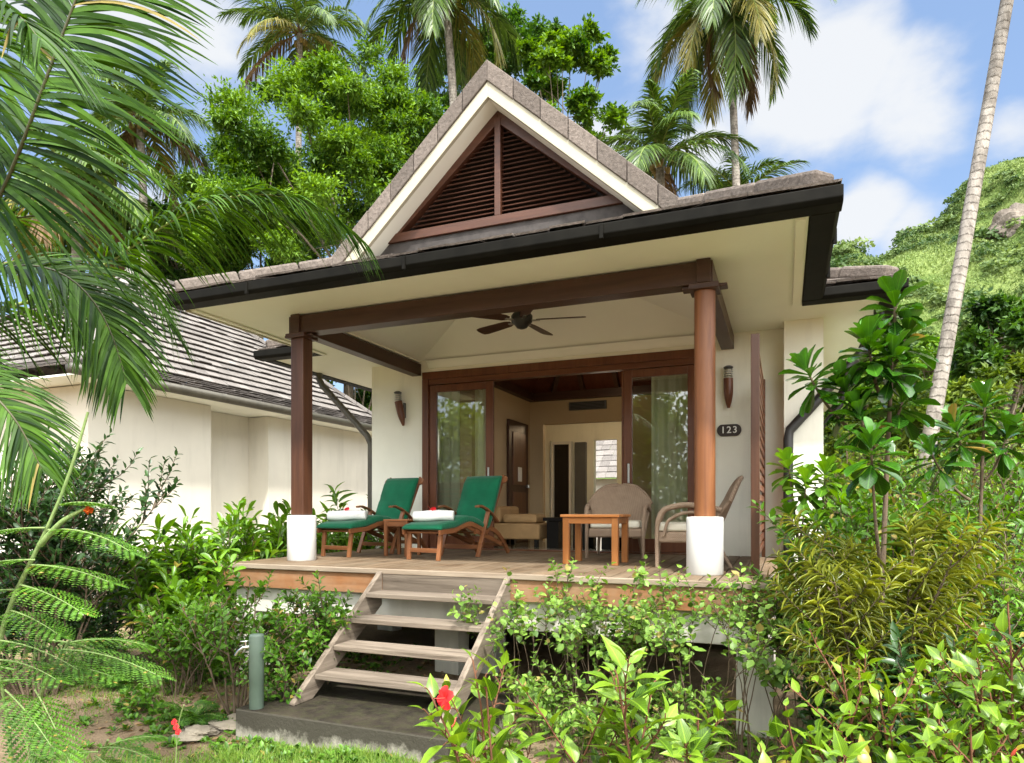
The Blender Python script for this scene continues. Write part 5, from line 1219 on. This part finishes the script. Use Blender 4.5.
for k, (px, fw, top, L, lm, lab) in enumerate(((945, 4.2, 520, .06, 'lf_shrub', 'small leaved bush right of the yellow green narrow leaved shrub'), (1000, 4.0, 500, .06, 'lf_yellow', 'fine yellow green bush at the right behind the hibiscus'), (920, 3.5, 590, .055, 'lf_shrub', 'low fine leaved bush just behind the bottom right hibiscus'), (1040, 3.9, 520, .06, 'lf_shrub', 'fine leaved bush cut by the right edge behind the hibiscus'), (862, 4.7, 462, .10, 'lf_shrub', 'leafy bush filling the gap behind the tall glossy rosette stems'), (930, 5.2, 450, .09, 'lf_shrub', 'leafy bush between the two dark glossy rosette shrubs'))):
    leafy('garden_bush', lab, px, fw, top, .5, 11, 440 + k, L, L * .5, lm, T_OVAL, 24, 10, G5, .25, .008)
G6 = 'far shrubs along the garden edge'
for k, (px, fw, top, lab) in enumerate(((850, 15, 440, 'far shrub low beside the villa corner'), (900, 17, 425, 'far shrub left of the palm trunk foot'), (960, 16, 430, 'far shrub right of the palm trunk foot'), (1020, 15, 420, 'far shrub near the right picture edge'))):
    leafy('garden_bush', lab, px, fw, top, 1.3, 12, 420 + k, .16, .08, 'lf_shrub', T_DIA, 26, 10, G6, .2, .02)
# feathery foreground plant on the left
def feathery(label, base, stems, leaves, flw, seed, npin=11, nlf=10):
    rng = np.random.default_rng(seed); o = thing('feathery_plant', label, 'shrub', base, 0, 'feathery poinciana plants in the left foreground'); st = MB(); lf = MB()
    for s in stems:
        P = bez(s, 14); st.tube(P, np.linspace(.010, .004, 14), 6)
    ls = MB()
    for p, d, L in leaves: feather_leaf(rng, lf, ls, p, d, L * .86, npin, L * .30, nlf, .0165, .0072, droop=rng.uniform(.1, .3), rr=rng.uniform(0, .4))
    st.build('stem', M['greenstem'], o, True); lf.build('foliage', M['lf_feather'], o); ls.build('leaf_stalk', M['greenstem'], o, True)
    if flw:
        mb = MB(); pm = MB()
        for c, s in flw:
            for k in range(4): flower_mesh(mb, pm, np.array(c) + rng.normal(0, s * .35, 3), (rng.normal(0, .5), -.5, .6 + rng.normal(0, .3)), s, rng)
        f = mb.build('flower', M['petal_orange'], o, True); pm.build('stamen', M['petal_orange'], f, True)
    return o
Rt = np.array([CT, ST, 0]); Fw = np.array([-ST, CT, 0])
def lv(px, py, fw, ang, L, toward=0.0):
    a = rad(ang); return (at(px, py, fw), Rt * math.cos(a) + np.array([0, 0, 1]) * math.sin(a) - Fw * toward, L)
base = gnd(-25, 2.15, .06)
feathery('tall feathery plant at the left edge with an orange flower on its top', base, [[base, at(-15, 650, 2.1), at(0, 620, 2.05), at(40, 545, 2.0), at(68, 490, 2.0), at(88, 412, 2.0)], [at(40, 545, 2.0), at(62, 520, 1.98), at(86, 508, 1.98)]],
    [lv(48, 530, 2.0, 6, .34, .25), lv(45, 528, 2.0, 178, .30, .3), lv(28, 565, 2.02, 2, .36, .3), lv(35, 560, 2.0, 176, .22, .4), lv(20, 585, 2.0, -4, .34, .5), lv(60, 505, 2.0, 12, .18, .1), lv(18, 590, 2.05, 175, .25, .3), lv(8, 610, 2.05, -3, .32, .55)],
    [(at(88, 510, 1.98), .013)], 201)
base = gnd(25, 2.3, .06)
feathery('low feathery plant with large divided leaves in the left foreground', base, [[base, at(30, 720, 2.2), at(45, 680, 2.1), at(70, 640, 2.1)], [base, at(10, 720, 2.1), at(-5, 660, 2.05)]],
    [lv(40, 665, 2.1, 8, .36, .35), lv(55, 650, 2.1, 4, .42, .2), lv(30, 680, 2.1, 172, .30, .4), lv(58, 645, 2.15, 14, .30, -.3), lv(35, 690, 2.0, -38, .28, .45), lv(20, 700, 2.0, -62, .24, .4), lv(0, 660, 2.05, 5, .34, .5), lv(-8, 640, 2.05, 0, .36, .2), lv(50, 640, 2.15, -6, .36, .0), lv(5, 690, 2.0, -20, .30, .5), lv(15, 670, 2.1, 160, .26, .3)], None, 202)
base = gnd(95, 2.5, .06)
feathery('small feathery seedling in the bottom left foreground', base, [[base, at(100, 760, 2.4), at(108, 740, 2.35)]], [lv(100, 748, 2.35, 12, .26, .3), lv(98, 752, 2.3, 170, .22, .5), lv(95, 756, 2.3, -8, .24, .6), lv(110, 745, 2.4, 20, .2, -.3)], None, 203)
# little red flowers on thin stalks near the bottom
base = gnd(176, 3.6, .07); o = thing('red_flower_stalk', 'thin stalk with small red blooms in the bare soil left of the slab', 'flower', base)
st = MB(); st.tube(bez([base, at(174, 745, 3.6), at(178, 715, 3.58), at(184, 705, 3.55)], 8), .004, 4); st.build('stem', M['greenstem'], o, True)
mb = MB(); pm = MB(); rg = np.random.default_rng(4)
for c in (at(174, 722, 3.55), at(178, 732, 3.55), at(176, 727, 3.5)): flower_mesh(mb, pm, c, (.1, -.8, .4), .017, rg)
mb.build('petals', M['petal'], o, True); pm.build('stamen', M['petal'], o, True)
# fern clumps on the open ground left
G4 = 'low fern clumps on the bare ground'
for k, (px, py, lab) in enumerate(((205, 640, 'low fern clump on the soil behind the standpipe'), (150, 615, 'low fern clump on the soil under the border plants'), (120, 655, 'low fern clump beside the feathery plant'), (190, 690, 'low fern clump in the open soil left of the standpipe'), (235, 600, 'low fern clump beneath the small leaved bush with grey stems'), (175, 590, 'low fern clump at the foot of the bright border plants'))):
    fw = 1.72 * FOC / (py + 30 - HOR); b = gnd(px, fw, .07); rng = np.random.default_rng(300 + k); lf = MB(); st = MB(); o = thing('fern_clump', lab, 'fern', b, 0, G4)
    for i in range(11):
        a = i * 2.4 + rng.uniform(0, .6); e = rng.uniform(.3, 1.1); feather_leaf(rng, lf, st, b, (math.cos(a) * math.cos(e), math.sin(a) * math.cos(e), math.sin(e)), rng.uniform(.22, .42), 9, .11, 6, .034, .016, droop=.45, rr=rng.uniform(-.2, .3))
    st.build('stem', M['greenstem'], o, True); lf.build('foliage', M['lf_feather'], o)

G7 = 'small leafy plants on the ground at left'
for k, (px, py, hgt, lab) in enumerate(((110, 640, .35, 'small leafy plant on the soil behind the feathery plant'), (165, 625, .40, 'small leafy plant below the bright border plants'), (225, 668, .30, 'small leafy plant on the soil left of the standpipe'), (205, 600, .45, 'leafy plant at the edge of the small leaved bush with grey stems'), (300, 690, .25, 'little plant between standpipe and steps'), (140, 700, .22, 'little plant on the open soil near the red blooms'), (270, 640, .30, 'little plant in the shade behind the standpipe'))):
    fw = 1.72 * FOC / (py + 12 - HOR); b = gnd(px, fw, .07)
    shrub('ground_plant', lab, 'plant', b, hgt, .28, 8, M['lf_shrub'], M['twig'], T_OVAL, .07, .04, 10, 3, .15, 500 + k, 66, .1, .005, .2, .5, group=G7, jit=.14)
# =================================================================== grass, litter, background wood
def scatter(n, rng, spots):
    P = []
    for (px, py, sx, sy, w) in spots:
        k = int(n * w); fw = 1.72 * FOC / (py - HOR); c = gnd(px, fw); P.append(np.stack([c[0] + rng.normal(0, sx, k), c[1] + rng.normal(0, sy, k)], 1))
    P = np.concatenate(P); ok = ~((P[:, 0] > -3.93) & (P[:, 0] < -2.04) & (P[:, 1] > 3.93) & (P[:, 1] < 5.2)); P = P[ok]
    return np.concatenate([P, gz(P[:, 0], P[:, 1])[:, None] - .004], 1)
rng = np.random.default_rng(31)
P = scatter(22000, rng, ((350, 756, .40, .16, .22), (250, 768, .30, .2, .14), (130, 775, .3, .2, .08), (420, 785, .4, .25, .12), (120, 690, .5, .4, .07), (90, 640, .8, .5, .07), (210, 668, .3, .3, .05), (190, 630, .5, .3, .05), (600, 740, .8, .5, .04), (740, 740, .5, .3, .04)))
m_ = len(P); d = unit(rng.normal(0, .45, (m_, 3)) + np.array([0, 0, 1.0])); d[:, 2] = np.abs(d[:, 2])
g = MB().leaves(T_BLADE, P, d, unit(rng.normal(0, 1, (m_, 3)) * np.array([1, 1, .1]) + cam * .6), rng.uniform(.03, .085, m_), rng.uniform(.004, .008, m_), rng.uniform(0, 1, m_)).build('grass', M['lf_grass'], None); g['kind'] = 'stuff'
P = scatter(3200, rng, ((220, 690, 1.2, .9, .4), (120, 640, 1.2, 1.2, .2), (640, 740, 1.2, .6, .25), (330, 670, .9, .5, .15))); m_ = len(P); P[:, 2] += .008
d = unit(rng.normal(0, 1, (m_, 3)) * np.array([1, 1, .18]))
g = MB().leaves(T_OVAL, P, d, np.array([0, 0, 1.0]) + rng.normal(0, .35, (m_, 3)), rng.uniform(.025, .075, m_), rng.uniform(.012, .035, m_), rng.uniform(0, 1, m_)).build('leaf_litter', M['lf_dead'], None, True); g['kind'] = 'stuff'
# small weeds
P = scatter(1900, rng, ((200, 660, .9, .7, .3), (120, 610, 1.2, .8, .15), (330, 655, .7, .4, .12), (650, 735, 1.0, .5, .2), (330, 758, .7, .2, .15), (180, 720, .5, .3, .08))); lf = MB()
for p in P:
    k = rng.integers(5, 12); a = rng.uniform(0, 6.28, k); e = rng.uniform(.2, 1.2, k); D_ = np.stack([np.cos(a) * np.cos(e), np.sin(a) * np.cos(e), np.sin(e)], 1); s = rng.uniform(.02, .06)
    lf.leaves(T_OVAL, p + D_ * s * .4, D_, np.array([0, 0, 1.0]) + 0 * D_, s, s * .55, rng.uniform(.1, 1, k))
g = lf.build('ground_weeds', M['lf_shrub'], None, True); g['kind'] = 'stuff'
# wood on the camera's side of the garden, seen only as the reflection in the glass doors
n = 260; c = np.stack([rng.uniform(-34, 4, n), rng.uniform(-24, -17, n), rng.uniform(.6, 8.0, n)], 1); k = 160
Pq = c[:, None] + rng.normal(0, .75, (n, k, 3)); Pq[..., 2] = np.abs(Pq[..., 2])
g = MB().leaves(T_DIA, Pq.reshape(-1, 3), unit(rng.normal(0, 1, (n * k, 3))), rng.normal(0, 1, (n * k, 3)) + np.array([0, 0, .8]), .5, .24, np.clip(np.repeat(rng.uniform(.1, .9, n), k) + rng.uniform(0, .3, n * k), 0, 1)).build('treeline', M['lf_yellow'], None); g['kind'] = 'stuff'

# =================================================================== light, sky, camera
SUN = unit(np.array([.42, -.62, 1.15])); EL = math.asin(SUN[2]); AZ = math.atan2(SUN[0], SUN[1])
ld = bpy.data.lights.new('Sun', 'SUN'); ld.energy = SUN_E; ld.angle = rad(SUN_A); ld.color = (1.0, .97, .91)
lo_ = bpy.data.objects.new('sun_lamp', ld); COL.objects.link(lo_); lo_.rotation_euler = Vector(tuple(-SUN)).to_track_quat('-Z', 'Y').to_euler(); lo_.location = tuple(SUN * 60)
for x, y, z, e in ((-3.3, 12.6, 3.55, 9.0), (-2.6, 10.0, 3.7, 2.5)):
    pl_ = bpy.data.lights.new('room_lamp', 'POINT'); pl_.energy = e; pl_.color = (1.0, .74, .45); pl_.shadow_soft_size = .12
    q = bpy.data.objects.new('room_lamp', pl_); COL.objects.link(q); q.location = (x, y, z)

W = bpy.data.worlds.new('World'); SC.world = W; W.use_nodes = True; nt = W.node_tree; nt.nodes.clear()
def nn(t, **kw):
    x = nt.nodes.new(t)
    for k_, v in kw.items(): setattr(x, k_, v)
    return x
def mth(op, a, b=None, c=None):
    x = nn('ShaderNodeMath', operation=op)
    for i_, v in enumerate((a, b, c)):
        if v is None: continue
        if isinstance(v, (int, float)): x.inputs[i_].default_value = v
        else: nt.links.new(v, x.inputs[i_])
    return x.outputs[0]
sky = nn('ShaderNodeTexSky', sky_type='NISHITA'); sky.sun_disc = False; sky.sun_elevation = EL; sky.sun_rotation = AZ; sky.altitude = 0; sky.air_density = 1.0; sky.dust_density = 1.2; sky.ozone_density = 1.5
tc = nn('ShaderNodeTexCoord'); dirv = tc.outputs['Generated']
mp = nn('ShaderNodeMapping'); mp.inputs['Scale'].default_value = (1, 1, 1.7); nt.links.new(dirv, mp.inputs['Vector'])
nz = nn('ShaderNodeTexNoise'); nz.inputs['Scale'].default_value = 5.5; nz.inputs['Detail'].default_value = 8; nz.inputs['Roughness'].default_value = .52; nz.inputs['Distortion'].default_value = .1; nt.links.new(mp.outputs[0], nz.inputs['Vector'])
acc = None
for px, py, s, wgt in ((820, 80, .13, 1.0), (920, 95, .10, .95), (650, 50, .12, .9), (745, 60, .11, .9), (860, 210, .065, .95), (905, 235, .06, .7), (1012, 120, .05, .9), (1015, 200, .04, .8), (80, 40, .15, .9), (190, 40, .12, .9), (700, 150, .08, .8), (150, 250, .12, .8), (600, 140, .09, .8), (480, 40, .1, .6)):
    dd_ = unit(at(px, py, 1.0) - np.array([0, 0, CAMZ])); v = nn('ShaderNodeVectorMath', operation='DISTANCE'); nt.links.new(dirv, v.inputs[0]); v.inputs[1].default_value = tuple(float(q) for q in dd_)
    gq = mth('MULTIPLY', mth('EXPONENT', mth('MULTIPLY', mth('POWER', v.outputs['Value'], 2.0), -1.0 / (s * s))), wgt)
    acc = gq if acc is None else mth('MAXIMUM', acc, gq)
base_ = mth('MULTIPLY', mth('SUBTRACT', nz.outputs['Fac'], .5), 1.9)
cl = mth('ADD', base_, mth('MULTIPLY_ADD', acc, 1.10, -.55))
mr = nn('ShaderNodeMapRange', interpolation_type='SMOOTHSTEP'); mr.inputs['From Min'].default_value = 0.0; mr.inputs['From Max'].default_value = .55; nt.links.new(cl, mr.inputs['Value'])
mx = nn('ShaderNodeMix', data_type='RGBA'); nt.links.new(mth('MULTIPLY', mr.outputs[0], .93), mx.inputs[0])
pale = nn('ShaderNodeMix', data_type='RGBA'); pale.inputs[0].default_value = SKY_PALE; nt.links.new(sky.outputs[0], pale.inputs[6]); pale.inputs[7].default_value = SKY_TINT
nt.links.new(pale.outputs[2], mx.inputs[6]); mx.inputs[7].default_value = CLOUD
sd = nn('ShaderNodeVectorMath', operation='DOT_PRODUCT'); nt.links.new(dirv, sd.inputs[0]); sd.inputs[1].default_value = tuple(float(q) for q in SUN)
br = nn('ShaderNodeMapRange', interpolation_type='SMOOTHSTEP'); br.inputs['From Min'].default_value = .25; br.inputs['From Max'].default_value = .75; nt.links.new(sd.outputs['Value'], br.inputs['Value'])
vl = nn('ShaderNodeMix', data_type='RGBA'); nt.links.new(br.outputs[0], vl.inputs[0]); nt.links.new(mx.outputs[2], vl.inputs[6]); vl.inputs[7].default_value = FILL_SKY; mx = vl  # unseen bright sky around the sun, added as fill for the porch
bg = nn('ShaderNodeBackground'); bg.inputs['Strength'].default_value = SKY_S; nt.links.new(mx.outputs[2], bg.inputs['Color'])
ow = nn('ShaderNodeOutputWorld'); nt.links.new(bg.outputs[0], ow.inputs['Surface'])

cd = bpy.data.cameras.new('Camera'); co = bpy.data.objects.new('Camera', cd); COL.objects.link(co); SC.camera = co
cd.sensor_width = 36; cd.lens = 36 * FOC / 1024; cd.shift_y = (HOR - 381.5) / 1024; cd.clip_start = .05; cd.clip_end = 3000
co.location = (0, 0, CAMZ); co.rotation_euler = (rad(90), 0, TH)
SC.view_settings.view_transform = 'Standard'; SC.view_settings.look = 'None'; SC.view_settings.exposure = EXPO; SC.view_settings.gamma = 1.0; SC.view_settings.use_curve_mapping = False
cy = SC.cycles; cy.use_denoising = True; cy.max_bounces = 8; cy.diffuse_bounces = 4; cy.glossy_bounces = 4; cy.transmission_bounces = 6; cy.transparent_max_bounces = 12; cy.sample_clamp_indirect = 6; cy.use_adaptive_sampling = True; cy.adaptive_threshold = .02
cy.caustics_reflective = False; cy.caustics_refractive = False
